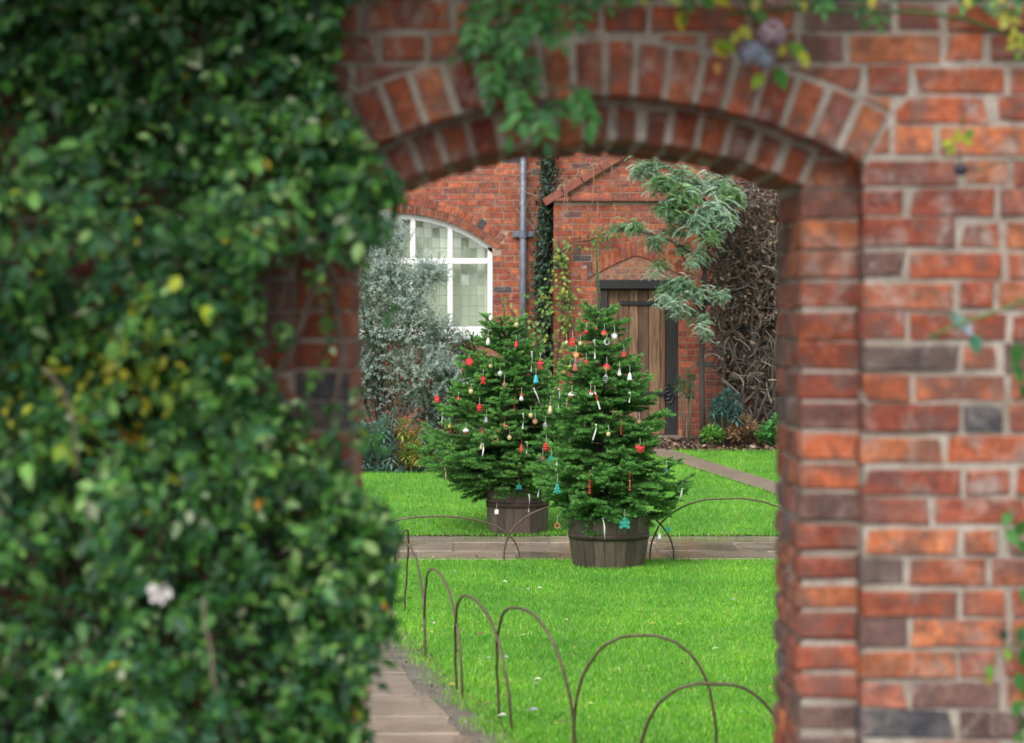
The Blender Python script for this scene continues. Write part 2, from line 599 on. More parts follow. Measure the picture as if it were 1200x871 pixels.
# grass blades -------------------------------------------------------------
def blades(pts, h0, h1, w, pal, name, seg=True):
    n = len(pts)
    h = rng.uniform(h0, h1, (n, 1))
    a = rng.uniform(0, 2 * PI, n)
    side = np.stack([np.cos(a), np.sin(a), np.zeros(n)], 1) * (w * rng.uniform(0.7, 1.3, (n, 1)) / 2)
    b = rng.uniform(0, 2 * PI, n)
    lean = np.stack([np.cos(b), np.sin(b), np.zeros(n)], 1) * h * rng.uniform(0.15, 0.85, (n, 1))
    col = pick(pal, n, 0.25)
    pv = np.sin(pts[:, 0] * 2.3 + 1.7 * np.sin(pts[:, 1] * 1.1)) * np.sin(pts[:, 1] * 1.7 + 1.3 * np.sin(pts[:, 0] * 1.9)) + 0.6 * np.sin(pts[:, 0] * 6.1 + pts[:, 1] * 4.3) * np.sin(pts[:, 1] * 5.2 - pts[:, 0] * 3.7)
    col = col * (1 + 0.16 * pv.reshape(-1, 1)) * np.stack([1 + 0.10 * pv, np.ones(n), np.ones(n)], 1)
    up = np.array([[0, 0, 1.0]])
    if seg:
        V = np.stack([pts - side, pts + side, pts + lean * 0.35 + up * h * 0.6 + side * 0.8, pts + lean * 0.35 + up * h * 0.6 - side * 0.8, pts + lean + up * h * 0.92], 1)
        F = (np.arange(n) * 5).reshape(-1, 1, 1) + np.array([(0, 1, 2), (0, 2, 3), (3, 2, 4)]).reshape(1, 3, 3)
        C = np.repeat(col, 5, 0)
    else:
        V = np.stack([pts - side, pts + side, pts + lean + up * h], 1)
        F = (np.arange(n) * 3).reshape(-1, 1, 1) + np.array([(0, 1, 2)]).reshape(1, 1, 3)
        C = np.repeat(col, 3, 0)
    o = link(mesh_np(name, V.reshape(-1, 3), F.reshape(-1, 3), C), name, M['grass'])
    return tag(o, kind='stuff')

GP = [(0.135, 0.42, 0.025), (0.175, 0.49, 0.03), (0.11, 0.36, 0.025), (0.27, 0.53, 0.07), (0.14, 0.41, 0.02), (0.09, 0.29, 0.022), (0.34, 0.46, 0.11)]
def clumpy(x, y, s=1.4, k=0.55):
    v = np.sin(x * 3.1 * s + 1.3 * np.sin(y * 2.3 * s)) * np.sin(y * 2.7 * s + 1.1 * np.sin(x * 1.9 * s)) * 0.5 + 0.5
    return rng.uniform(0, 1, len(x)) < (k + (1 - k) * v)
n = 330000
gy = 9.7 + (18.5 - 9.7) * rng.uniform(0, 1, n) ** 1.25
gx = rng.uniform(-1.6, 3.4, n)
ed = -0.15 - 0.178 * (gy - 10.46) + 0.07
ragged = 0.05 * np.sin(gy * 9.0) + 0.035 * np.sin(gy * 23.0)
ok = (gx > ed + ragged * 0.8 + rng.uniform(-0.05, 0.06, n)) & clumpy(gx, gy, 1.4, 0.72) & (rng.uniform(0, 1, n) < np.clip(0.5 + (gx - ed) / 0.25, 0, 1))
tag(blades(np.stack([gx, gy, np.full(n, -0.006)], 1)[ok], 0.014, 0.038, 0.0036, GP, 'grass'), 'bright green mown lawn grass in front of the two tubs', 'grass')
n = 150000
gy = 20.40 + (27.4 - 20.40) * rng.uniform(0, 1, n) ** 1.1
gx = rng.uniform(-3.2, 5.2, n)
lim = np.where(gx < -0.6, 25.1, np.minimum(25.1 + (gx + 0.6), 27.35))
onp = (gx > dpl(gy) + 0.02) & (gx < dpr(gy) - 0.02)
ok = (gy < lim + rng.uniform(-0.1, 0.1, n)) & ~onp
tag(blades(np.stack([gx, gy, gzv(gy)], 1)[ok], 0.018, 0.038, 0.0062, GP, 'grass', False), 'green lawn grass beyond the cross path, up to the beds', 'grass')
n = 25000
gy = rng.uniform(8, 18.5, n); gx = rng.uniform(-4.0, -1.2, n)
ok = gx < (-0.15 - 0.178 * (gy - 10.46) - 1.22)
tag(blades(np.stack([gx, gy, np.full(n, -0.006)], 1)[ok], 0.02, 0.05, 0.007, GP, 'grass', False), 'strip of lawn grass on the far left of the main path', 'grass')

# ------------------------------------------------------------------ the garden wall with its archway
W0, W1, W2 = 5.90, 6.012, 6.55            # front face, face of the inner order, back face
OL, OR_ = -0.531, 0.854                   # outer order, jamb edges
IL, IR = -0.408, 0.716                    # inner order, jamb edges
AX, AZ = 0.215, CAM_H + 0.531 - 1.319     # centre of both arcs
R_O, R_OE = 1.319, 1.319 + 0.137          # outer ring: soffit, back
R_I, R_IE = 1.219, 1.312                  # inner ring
ZTOP = 3.05
garden_wall = thing('garden_wall', (0, 6.2, 0), 'old red brick garden wall pierced by an archway of two brick rings', 'wall')

def arc_z(x, r):
    return AZ + math.sqrt(max(0.0, r * r - (x - AX) ** 2))

def arch_core(mb, xl, xr, zb, zt, ol, or_, r, y0, y1, nseg=40):
    xs = [xl, ol] + [ol + (or_ - ol) * i / nseg for i in range(1, nseg)] + [or_, xr]
    for i in range(len(xs) - 1):
        a, b = xs[i], xs[i + 1]
        inside = a >= ol - 1e-6 and b <= or_ + 1e-6
        za, zb_ = (arc_z(a, r), arc_z(b, r)) if inside else (zb, zb)
        mb.add([(a, y0, za), (b, y0, zb_), (b, y0, zt), (a, y0, zt)], [(0, 1, 2, 3)])
        mb.add([(a, y1, za), (b, y1, zb_), (b, y1, zt), (a, y1, zt)], [(3, 2, 1, 0)])
        mb.add([(a, y0, zt), (b, y0, zt), (b, y1, zt), (a, y1, zt)], [(0, 1, 2, 3)])
        if inside:
            mb.add([(a, y0, za), (b, y0, zb_), (b, y1, zb_), (a, y1, za)], [(3, 2, 1, 0)])
    mb.add([(ol, y0, zb), (ol, y1, zb), (ol, y1, arc_z(ol, r)), (ol, y0, arc_z(ol, r))], [(0, 1, 2, 3)])
    mb.add([(or_, y0, zb), (or_, y1, zb), (or_, y1, arc_z(or_, r)), (or_, y0, arc_z(or_, r))], [(3, 2, 1, 0)])

mb = MB()
e = 0.008
arch_core(mb, -6, 7, -0.05, ZTOP, OL - e, OR_ + e, R_O + e, W0 + e, W1 + 0.004)
arch_core(mb, -6, 7, -0.05, ZTOP, IL - e, IR + e, R_I + e, W1 + e, W2)
mb.build('mortar', M['mortar'], garden_wall)

BR = [(0.42, 0.112, 0.050), (0.37, 0.095, 0.046), (0.32, 0.083, 0.046), (0.27, 0.070, 0.043), (0.47, 0.150, 0.066), (0.34, 0.118, 0.078), (0.40, 0.120, 0.060)]
BD = [(0.135, 0.095, 0.085), (0.17, 0.092, 0.075), (0.20, 0.088, 0.065), (0.095, 0.09, 0.092), (0.19, 0.11, 0.09)]
def bcol(pd=0.2):
    c = random.choice(BD if random.random() < pd else BR)
    k = random.uniform(0.82, 1.18)
    return tuple(q * k for q in c)

def rough_outline(poly, amp=0.0026, step=0.06):
    """break a brick's outline into short runs and wear it unevenly; corners lose more"""
    n = len(poly)
    cx = sum(p[0] for p in poly) / n
    cz = sum(p[1] for p in poly) / n
    out = []
    for i in range(n):
        a, b = poly[i], poly[(i + 1) % n]
        L = math.hypot(b[0] - a[0], b[1] - a[1])
        k = max(1, int(L / step))
        for j in range(k):
            t = j / k
            x, z = a[0] + (b[0] - a[0]) * t, a[1] + (b[1] - a[1]) * t
            wear = abs(random.gauss(0, amp)) * (1.5 if j == 0 else 0.7)
            if j == 0 and random.random() < 0.10:
                wear += random.uniform(0.006, 0.016)
            d = math.hypot(x - cx, z - cz) or 1
            out.append((x - (x - cx) / d * wear, z - (z - cz) / d * wear))
    return out

class Bricks:
    """collects bricks; the ones that show largest become parts, the rest one joined part"""
    def __init__(s):
        s.items = []
    def add(s, prio, fn):
        s.items.append((prio, fn))
    def build(s, name, mat, parent, most=295):
        s.items.sort(key=lambda q: q[0])
        for k, (p, fn) in enumerate(s.items[:most]):
            mb = MB()
            fn(mb)
            if mb.v:
                mb.build(name, mat, parent)
        rest = MB()
        for p, fn in s.items[most:]:
            fn(rest)
        if rest.v:
            tag(rest.build('further_' + name + 's', mat, parent), kind='stuff')

def clip_poly(poly, nx, nz_, d):
    """keep the side where x*nx + z*nz >= d"""
    out = []
    for i in range(len(poly)):
        a, b = poly[i], poly[(i + 1) % len(poly)]
        da, db = a[0] * nx + a[1] * nz_ - d, b[0] * nx + b[1] * nz_ - d
        if da >= 0:
            out.append(a)
        if (da >= 0) != (db >= 0):
            t = da / (da - db)
            out.append((a[0] + (b[0] - a[0]) * t, a[1] + (b[1] - a[1]) * t))
    return out

wb = Bricks()
RA0, RA1 = math.acos((OR_ - AX) / R_O), math.acos((OL - AX) / R_O)
PITCH_B, HB = 0.0752, 0.0678
ZOFF = (CAM_H - (218 - 370) / 480.0 + 0.0) % PITCH_B
def face_prio(x, z):
    px, py = 600 + x * 480, 370 - (z - CAM_H) * 480
    out = max(0, -px, px - 1200, -py, py - 871)
    hidden = 300 if (px < 300) else 0
    return out + hidden + abs(px - 700) * 0.01

def run_course(z0, x_from, x_to, start_len, row, y0=W0, right=True):
    """one course of alternating stretchers and headers starting at a jamb"""
    x = x_from
    k = row
    s = 1 if right else -1
    first = True
    while (x < x_to) if right else (x > x_to):
        L = (0.238 if k % 2 == 0 else 0.112) + random.uniform(-0.012, 0.014)
        if random.random() < 0.12:
            L = random.choice([0.17, 0.205])
        x1 = x + s * L
        lo, hi = min(x, x1), max(x, x1)
        jt = 0.006 if not first else 0.002
        a = lo + (jt if not (first and right) else 0.0)
        b = hi - (jt if not (first and not right) else 0.0)
        zz = z0 + random.uniform(-0.003, 0.003)
        h = HB + random.uniform(-0.006, 0.004)
        rect = [(a, zz), (b, zz), (b, zz + h), (a, zz + h)]
        c = bcol(0.18 if zz > 1.75 else 0.36)
        cx, cz = (a + b) / 2, zz + h / 2
        yy = y0 + random.uniform(-0.004, 0.004)
        d = math.hypot(cx - AX, cz - AZ)
        nx, nzv_ = (cx - AX) / d, (cz - AZ) / d
        pieces = [rect]
        if cz > arc_z(OL, R_O) - 0.12 and min(math.hypot(q[0] - AX, q[1] - AZ) for q in rect) < R_OE + 0.008:
            sg = 1 if cx > AX else -1
            ra = RA0 if sg > 0 else RA1
            ex, ez = math.sin(ra) * sg, -math.cos(ra) * sg
            low = clip_poly(rect, ex, ez, ex * AX + ez * AZ + 0.006)
            low = (clip_poly(low, 1, 0, OR_) if sg > 0 else clip_poly(low, -1, 0, -OL)) if len(low) >= 3 else []
            up_ = clip_poly(rect, -ex, -ez, -(ex * AX + ez * AZ) + 0.002)
            if len(up_) >= 3:
                ux, uz = sum(q[0] for q in up_) / len(up_), sum(q[1] for q in up_) / len(up_)
                dd = math.hypot(ux - AX, uz - AZ)
                nx, nzv_ = (ux - AX) / dd, (uz - AZ) / dd
                up_ = clip_poly(up_, nx, nzv_, nx * AX + nzv_ * AZ + R_OE + 0.008)
            pieces = []
            for q in (low, up_):
                if len(q) >= 3 and 0.5 * abs(sum(q[i][0] * q[(i + 1) % len(q)][1] - q[(i + 1) % len(q)][0] * q[i][1] for i in range(len(q)))) > 0.0006 and max(p_[1] for p_ in q) - min(p_[1] for p_ in q) > 0.026:
                    pieces.append(q)
        for rect in pieces:
            wb.add(face_prio(cx, cz), (lambda mb, rect=rough_outline(rect), yy=yy, c=c: mb.prism(rect, yy, W0 + 0.108, c, 0.005, 0.0018)))
        x = x1
        k += 1
        first = False

row = 0
z = ZOFF - PITCH_B
while z < ZTOP - 0.03:
    zt = z + HB
    if zt < arc_z(OR_, R_O) + 0.03:
        run_course(z, OR_ + random.uniform(-0.004, 0.004), 2.9, 0, row, right=True)
        run_course(z, OL + random.uniform(-0.004, 0.004), -2.6, 0, row + (1 if random.random() < 0.2 else 0), right=False)
    else:
        xs0 = AX + random.uniform(-0.1, 0.1)
        run_course(z, xs0, 2.9, 0, row, right=True)
        run_course(z, xs0 - 0.012, -2.6, 0, row + 1, right=False)
    row += 1
    z += PITCH_B

def ring(r0, r1, xa, xb, y0, y1, n, pd, tone, prio):
    a0 = math.acos((xb - AX) / r0)
    a1 = math.acos((xa - AX) / r0)
    for k in range(n):
        t0 = a0 + (a1 - a0) * k / n
        t1 = a0 + (a1 - a0) * (k + 1) / n
        g = 0.0085 / r0 * random.uniform(0.8, 1.3)
        rr1 = r1 + random.uniform(-0.006, 0.004)
        rr0 = r0 + random.uniform(-0.004, 0.005)
        poly = [(AX + r * math.cos(t), AZ + r * math.sin(t)) for r, t in ((rr0, t1 - g), (rr0, t0 + g), (rr1, t0 + g * 0.9), (rr1, t1 - g * 0.9))]
        c = tuple(q * tone for q in bcol(pd))
        yy = y0 + random.uniform(-0.004, 0.005)
        wb.add(prio, (lambda mb, poly=rough_outline(poly, 0.0022, 0.08), yy=yy, c=c, y1=y1: mb.prism(poly, yy, y1, c, 0.005, 0.0018)))
ring(R_O, R_OE, OL, OR_, W0 - 0.003, W0 + 0.105, 20, 0.05, 0.92, 0)
nd_ = 17
ring(R_I, R_IE, IL, IR, W1, W1 + 0.215, nd_, 0.1, 0.85, 0)
ring(R_I, R_IE, IL, IR, W1 + 0.232, W1 + 0.43, nd_, 0.1, 0.85, 3)
ring(R_I, R_IE, IL, IR, W1 + 0.445, W2 + 0.003, nd_, 0.1, 0.85, 4)

# jambs of the inner order, bricks running back through the wall
z = ZOFF - PITCH_B
row = 0
while z < arc_z(IR, R_I) - 0.01:
    for sgn, xe, xo in ((1, IR, OR_), (-1, IL, OL)):
        y = W1
        k = row
        top = min(z + HB, arc_z(xe, R_I) - 0.004)
        if top - z < 0.02:
            continue
        while y < W2 - 0.02:
            L = 0.222 if k % 2 == 0 else 0.108
            y1 = min(y + L, W2)
            if W2 - y1 < 0.05:
                y1 = W2
            er = random.uniform(-0.003, 0.002) - (random.uniform(0.0, 0.008) if z < 1.35 else 0)
            ya = y + (random.uniform(-0.003, 0.004) if y == W1 else 0.007)
            yb = y1 - (0.0 if y1 >= W2 else 0.0)
            zz = z + random.uniform(-0.003, 0.003)
            c = bcol(0.15 if zz > 1.75 else 0.32)
            split = (k == row and random.random() < 0.15)
            x_in, x_out = xe + sgn * er, xo + sgn * 0.1
            lo = (min(x_in, x_out), ya, zz)
            hi = (max(x_in, x_out), yb, top + random.uniform(-0.003, 0.002))
            pr = 1 if (z > 0.75) else 200
            if y > W1 + 0.01:
                pr += 2
            if sgn < 0:
                pr += 3
            wb.add(pr, (lambda mb, lo=lo, hi=hi, c=c: mb.cbox(lo, hi, c, 0.006 if lo[2] > 1.35 else 0.010, 0.0035)))
            y = y1
            k += 1
    row += 1
    z += PITCH_B
while z < arc_z(IR, R_O) + 0.08:
    for sgn, xe, xo in ((1, IR, OR_), (-1, IL, OL)):
        rect = [(xe, z), (xo + 0.06, z), (xo + 0.06, z + HB), (xe, z + HB)] if sgn > 0 else [(xo - 0.06, z), (xe, z), (xe, z + HB), (xo - 0.06, z + HB)]
        ra = math.acos((xe - AX) / R_I)
        ex, ez = math.sin(ra) * sgn, -math.cos(ra) * sgn
        rect = clip_poly(rect, ex, ez, ex * AX + ez * AZ + 0.008)
        if len(rect) >= 3:
            wb.add(1, (lambda mb, rect=rect, c=tuple(q * 0.85 for q in bcol(0.1)): mb.prism(rect, W1 + random.uniform(-0.003, 0.003), W1 + 0.1, c, 0.006, 0.002)))
    z += PITCH_B
wb.build('brick', M['brick'], garden_wall)
# the coping along the top
mb = MB()
x = -2.7
cop = Bricks()
while x < 3.0:
    cop.add(0, (lambda mb, x=x, c=bcol(0.3): mb.cbox((x + 0.005, W0 - 0.03, ZTOP + 0.006), (x + 0.105, W2 + 0.03, ZTOP + 0.11), c, 0.012, 0.004)))
    x += 0.113
cop.build('coping_brick', M['brick'], garden_wall)

# ------------------------------------------------------------------ the house at the far side of the garden
HY = 29.5                      # plane of the main wall
PY = 29.05                     # plane of the porch front
house = thing('brick_house', (0, HY, 0.4), 'red brick house wall with an arched white window behind the decorated trees', 'house')
porch = thing('brick_porch', (1.53, PY, 0.4), 'gabled red brick porch with a weathered plank door', 'porch')

WX0, WX1 = -2.64, -0.24        # window opening
WZ0, WSP, WRISE = 1.66, 2.70, 0.42
WCX = (WX0 + WX1) / 2
WR = (1.2 ** 2 + WRISE ** 2) / (2 * WRISE)
def win_z(x, r=WR):
    return WSP + WRISE - WR + math.sqrt(max(0.0, r * r - (x - WCX) ** 2))

# main wall body with the window opening left out
mb = MB()
HT = 5.6
def wall_quad(x0, x1, z0a, z0b, z1a, z1b, y0, y1):
    mb.add([(x0, y0, z0a), (x1, y0, z0b), (x1, y0, z1b), (x0, y0, z1a)], [(0, 1, 2, 3)])
    mb.add([(x0, y1, z0a), (x1, y1, z0b), (x1, y1, z1b), (x0, y1, z1a)], [(3, 2, 1, 0)])
f0, f1 = HY + 0.006, HY + 0.34
wall_quad(-9, WX0, 0.2, 0.2, HT, HT, f0, f1)
wall_quad(WX1, 10, 0.2, 0.2, HT, HT, f0, f1)
wall_quad(WX0, WX1, 0.2, 0.2, WZ0, WZ0, f0, f1)
mb.add([(WX0, f0, WZ0), (WX1, f0, WZ0), (WX1, f1, WZ0), (WX0, f1, WZ0)], [(0, 1, 2, 3)])
N = 24
for i in range(N):
    a, b = WX0 + (WX1 - WX0) * i / N, WX0 + (WX1 - WX0) * (i + 1) / N
    za, zb = win_z(a), win_z(b)
    wall_quad(a, b, za, zb, HT, HT, f0, f1)
    mb.add([(a, f0, za), (b, f0, zb), (b, f1, zb), (a, f1, za)], [(3, 2, 1, 0)])
for x in (WX0, WX1):
    mb.add([(x, f0, WZ0), (x, f1, WZ0), (x, f1, WSP), (x, f0, WSP)], [(0, 1, 2, 3)])
# gable ends, back and the room behind
mb.add([(-9, f0, 0.2), (-9, 36, 0.2), (-9, 36, HT), (-9, f0, HT)], [(0, 1, 2, 3)])
mb.add([(10, f0, 0.2), (10, 36, 0.2), (10, 36, HT), (10, f0, HT)], [(3, 2, 1, 0)])
mb.add([(-9, 36, 0.2), (10, 36, 0.2), (10, 36, HT), (-9, 36, HT)], [(3, 2, 1, 0)])
mb.build('mortar', M['house_mortar'], house)
mb = MB()
mb.add([(-9.2, 29.1, HT - 0.1), (10.2, 29.1, HT - 0.1), (10.2, 32.9, HT + 2.6), (-9.2, 32.9, HT + 2.6)], [(0, 1, 2, 3)])
mb.add([(-9.2, 36.6, HT - 0.1), (10.2, 36.6, HT - 0.1), (10.2, 32.9, HT + 2.6), (-9.2, 32.9, HT + 2.6)], [(3, 2, 1, 0)])
mb.build('roof', M['tile'], house)

HB_PAL = [(0.42, 0.105, 0.046), (0.38, 0.088, 0.04), (0.45, 0.125, 0.057), (0.35, 0.08, 0.042), (0.31, 0.082, 0.05)]
HB_DK = [(0.16, 0.07, 0.06), (0.20, 0.075, 0.05), (0.10, 0.085, 0.085)]
def hcol(pd=0.12, k=1.0):
    c = random.choice(HB_DK if random.random() < pd else HB_PAL)
    k *= random.uniform(0.82, 1.18)
    return tuple(q * k for q in c)

hb = Bricks()
def hp(x, z, X0, X1, Z0, Z1):
    return (max(0, X0 - x, x - X1) + max(0, Z0 - z, z - Z1)) * 100 + random.random()
WA0 = math.acos(1.24 / (WR + 0.02))
z, row = 0.35, 0
while z < 4.6:
    x = -5.5 + random.uniform(0, 0.2)
    k = row
    while x < 5.8:
        L = 0.228 if (row % 2 == 0 or k % 3) else 0.112
        x1 = x + L
        rect = [(x + 0.005, z + random.uniform(-0.002, 0.002)), (x1 - 0.005, z), (x1 - 0.005, z + 0.0645), (x + 0.005, z + 0.0645)]
        cx, cz = (x + x1) / 2, z + 0.032
        skip = False
        if 0.62 < cx < 2.45 and cz < 3.4:
            skip = True                                     # the porch stands here
        d = math.hypot(cx - WCX, cz - (WSP + WRISE - WR))
        if cz > WSP - 0.12 and abs(cx - WCX) < 1.55 and d < WR + 0.4:
            nx, nzv_ = (cx - WCX) / d, (cz - (WSP + WRISE - WR)) / d
            th = math.atan2(cz - (WSP + WRISE - WR), cx - WCX)
            if WA0 <= th <= PI - WA0:
                rect = clip_poly(rect, nx, nzv_, nx * WCX + nzv_ * (WSP + WRISE - WR) + WR + 0.222)
            else:
                sg = 1 if cx > WCX else -1
                ra = WA0 if sg > 0 else PI - WA0
                ex, ez = math.sin(ra) * sg, -math.cos(ra) * sg
                rect = clip_poly(rect, ex, ez, ex * WCX + ez * (WSP + WRISE - WR) + 0.004)
                rect = clip_poly(rect, sg, 0, (WX1 + 0.004) if sg > 0 else (-WX0 + 0.004))
        elif WZ0 - 0.06 < cz <= WSP and WX0 - 0.12 < cx < WX1 + 0.12:
            rect = clip_poly(rect, 1, 0, WX1 + 0.004) if cx > WCX else clip_poly(rect, -1, 0, -WX0 + 0.004)
        if not skip and len(rect) >= 3:
            c = hcol(0.05)
            hb.add(hp(cx, cz, -1.3, 0.45, 1.5, 3.9), (lambda mb, rect=rect, c=c: mb.prism(rect, HY + random.uniform(-0.002, 0.002), HY + 0.05, c, 0.003, 0.001)))
        x = x1
        k += 1
    row += 1
    z += 0.0752
zc = WSP + WRISE - WR
a0 = WA0; n = 32
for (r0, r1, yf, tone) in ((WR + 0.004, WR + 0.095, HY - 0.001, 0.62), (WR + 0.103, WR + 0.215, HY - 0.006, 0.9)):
    for k in range(n):
        t0, t1 = a0 + (PI - 2 * a0) * k / n, a0 + (PI - 2 * a0) * (k + 1) / n
        g = 0.0022
        poly = [(WCX + r * math.cos(t), zc + r * math.sin(t)) for r, t in ((r0, t1 - g), (r0, t0 + g), (r1, t0 + g), (r1, t1 - g))]
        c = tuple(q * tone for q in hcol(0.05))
        mx = WCX + r0 * math.cos((t0 + t1) / 2)
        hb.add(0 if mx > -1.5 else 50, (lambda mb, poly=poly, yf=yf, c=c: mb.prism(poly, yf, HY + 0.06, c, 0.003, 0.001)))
hb.build('brick', M['house_brick'], house)

# window: frame, mullions, transom, leaded panes
window = bpy.data.objects.new('window', None); COL.objects.link(window)
window.location = (WCX, HY + 0.14, WZ0); window.parent = house
window.matrix_parent_inverse = Matrix.Translation(house.location).inverted()
tag(window, 'white painted leaded window under a brick arch')
FY0, FY1 = HY + 0.09, HY + 0.17
mb = MB()
mb.box((WX0, FY0, WZ0), (WX1, FY1, WZ0 + 0.075), )
mb.box((WX0, FY0, WZ0 + 0.0752), (WX0 + 0.06, FY1, WSP)); mb.box((WX1 - 0.06, FY0, WZ0 + 0.0752), (WX1, FY1, WSP))
N = 30
for i in range(N):
    a, b = WX0 + (WX1 - WX0) * i / N, WX0 + (WX1 - WX0) * (i + 1) / N
    za, zb = win_z(a), win_z(b)
    da = 0.065
    mb.add([(a, FY0, za - da), (b, FY0, zb - da), (b, FY0, zb), (a, FY0, za), (a, FY1, za - da), (b, FY1, zb - da), (b, FY1, zb), (a, FY1, za)],
           [(0, 1, 2, 3), (1, 0, 4, 5), (7, 6, 5, 4), (3, 2, 6, 7)])
mb.build('frame', M['paint'], window)
TZ = 2.50
mb = MB(); mb.cbox((WX0 + 0.05, FY0 - 0.012, TZ), (WX1 - 0.05, FY1 - 0.006, TZ + 0.07), ch=0.006); mb.build('transom', M['paint'], window)
lights = [WX0 + 0.06 + (WX1 - WX0 - 0.12) * i / 5 for i in range(6)]
for x in lights[1:-1]:
    mb = MB(); mb.cbox((x - 0.032, FY0 - 0.008, WZ0 + 0.07), (x + 0.032, FY1 - 0.004, win_z(x) - 0.03), ch=0.006); mb.build('mullion', M['paint'], window)
mb = MB()
mb.cbox((WX0 - 0.12, HY - 0.07, WZ0 - 0.075), (WX1 + 0.12, HY + 0.16, WZ0 - 0.004), ch=0.008)
mb.build('sill', M['paint'], window)
leads = MB()
for i in range(5):
    xa, xb = lights[i] + 0.034, lights[i + 1] - 0.034
    cols = 4
    cw = (xb - xa) / cols
    for (zb0, zb1) in ((WZ0 + 0.075, TZ), (TZ + 0.07, 3.2)):
        rows = max(2, round((zb1 - zb0) / 0.135)); ch_ = (zb1 - zb0) / rows
        for r in range(rows):
            for c_ in range(cols):
                x0, x1 = xa + c_ * cw, xa + (c_ + 1) * cw
                z0, z1 = zb0 + r * ch_, zb0 + (r + 1) * ch_
                zl0, zl1 = win_z(x0) - 0.055, win_z(x1) - 0.055
                if z0 > min(zl0, zl1) - 0.01:
                    continue
                tx, tz = random.gauss(0, 0.0016), random.gauss(0, 0.0016)
                pane = MB()
                yy = HY + 0.135
                pts = [(x0 + .003, z0 + .003), (x1 - .003, z0 + .003), (x1 - .003, min(z1 - .003, zl1)), (x0 + .003, min(z1 - .003, zl0))]
                pane.add([(x, yy + (x - x0) / cw * tx + (z - z0) / ch_ * tz, z) for x, z in pts], [(0, 1, 2, 3)])
                if xb > -1.75:
                    pane.build('pane', M['glass'], window)
                else:
                    pane.build('pane', M['glass'], window)
            if zb0 + r * ch_ > zb0 + 0.01:
                zz = zb0 + r * ch_
                if zz < win_z((xa + xb) / 2) - 0.07:
                    leads.box((xa, HY + 0.128, zz - 0.0035), (xb, HY + 0.142, zz + 0.0035))
        for c_ in range(1, cols):
            x = xa + c_ * cw
            leads.box((x - 0.0035, HY + 0.1265, zb0), (x + 0.0035, HY + 0.1435, min(zb1, win_z(x) - 0.05)))
tag(leads.build('leading', M['lead'], window), kind='stuff')
mb = MB()
nx_ = 60
for i in range(nx_):
    a, b = WX0 - 0.1 + 2.6 * i / nx_, WX0 - 0.1 + 2.6 * (i + 1) / nx_
    ya, yb = HY + 0.27 + 0.015 * math.sin(i * 1.1), HY + 0.27 + 0.015 * math.sin((i + 1) * 1.1)
    mb.add([(a, ya, 1.5), (b, yb, 1.5), (b, yb, 3.3), (a, ya, 3.3)], [(0, 1, 2, 3)])
mb.build('curtain', M['curtain'], window, smooth=True)

# rain pipe on the house
mb = MB()
px_ = 0.135
mb.tube([(px_, HY - 0.09, 0.5), (px_, HY - 0.09, 2.2), (px_, HY - 0.09, 4.7)], 0.042, 14)
pipe = mb.build('rain_pipe', M['lead_pipe'], house, smooth=True)
for zc_ in (1.3, 2.86, 4.3):
    mb = MB()
    mb.lathe([(0.043, -0.05), (0.054, -0.045), (0.054, 0.045), (0.043, 0.05)], (px_, HY - 0.09, zc_), 14)
    mb.cbox((px_ - 0.13, HY - 0.05, zc_ - 0.035), (px_ + 0.13, HY - 0.012, zc_ + 0.035), ch=0.004)
    b = mb.build('pipe_bracket', M['lead_pipe'], house)

# porch ------------------------------------------------------------------
PX0, PX1 = 0.50, 2.56
PCX = 1.53
CZ = 3.24                       # underside of the tile string course
GAP_Z = CZ + 0.63               # apex of the gable
DX0, DX1, DZ0, DZ1 = 1.06, 2.00, 0.44, 2.29
mb = MB()
p0, p1 = PY + 0.006, HY + 0.02
def pq(x0, x1, z0, z1):
    mb.add([(x0, p0, z0), (x1, p0, z0), (x1, p0, z1), (x0, p0, z1)], [(0, 1, 2, 3)])
pq(PX0 + .004, DX0, 0.2, CZ); pq(DX1, PX1 - .004, 0.2, CZ); pq(DX0, DX1, DZ1, CZ)
mb.add([(PX0 + .004, p0, CZ), (PX1 - .004, p0, CZ), (PCX, p0, GAP_Z)], [(0, 1, 2)])
for x, n_ in ((PX0 + .004, 0), (PX1 - .004, 1)):
    mb.add([(x, p0, 0.2), (x, p1, 0.2), (x, p1, CZ), (x, p0, CZ)], [(0, 1, 2, 3)] if not n_ else [(3, 2, 1, 0)])
for x, n_ in ((DX0, 1), (DX1, 0)):
    mb.add([(x, p0, 0.2), (x, p1, 0.2), (x, p1, DZ1), (x, p0, DZ1)], [(0, 1, 2, 3)] if not n_ else [(3, 2, 1, 0)])
mb.add([(DX0, p0, DZ1), (DX1, p0, DZ1), (DX1, p1, DZ1), (DX0, p1, DZ1)], [(0, 1, 2, 3)])
mb.add([(DX0, PY + 0.3, 0.2), (DX1, PY + 0.3, 0.2), (DX1, PY + 0.3, DZ1), (DX0, PY + 0.3, DZ1)], [(0, 1, 2, 3)])
mb.build('mortar', M['house_mortar'], porch)

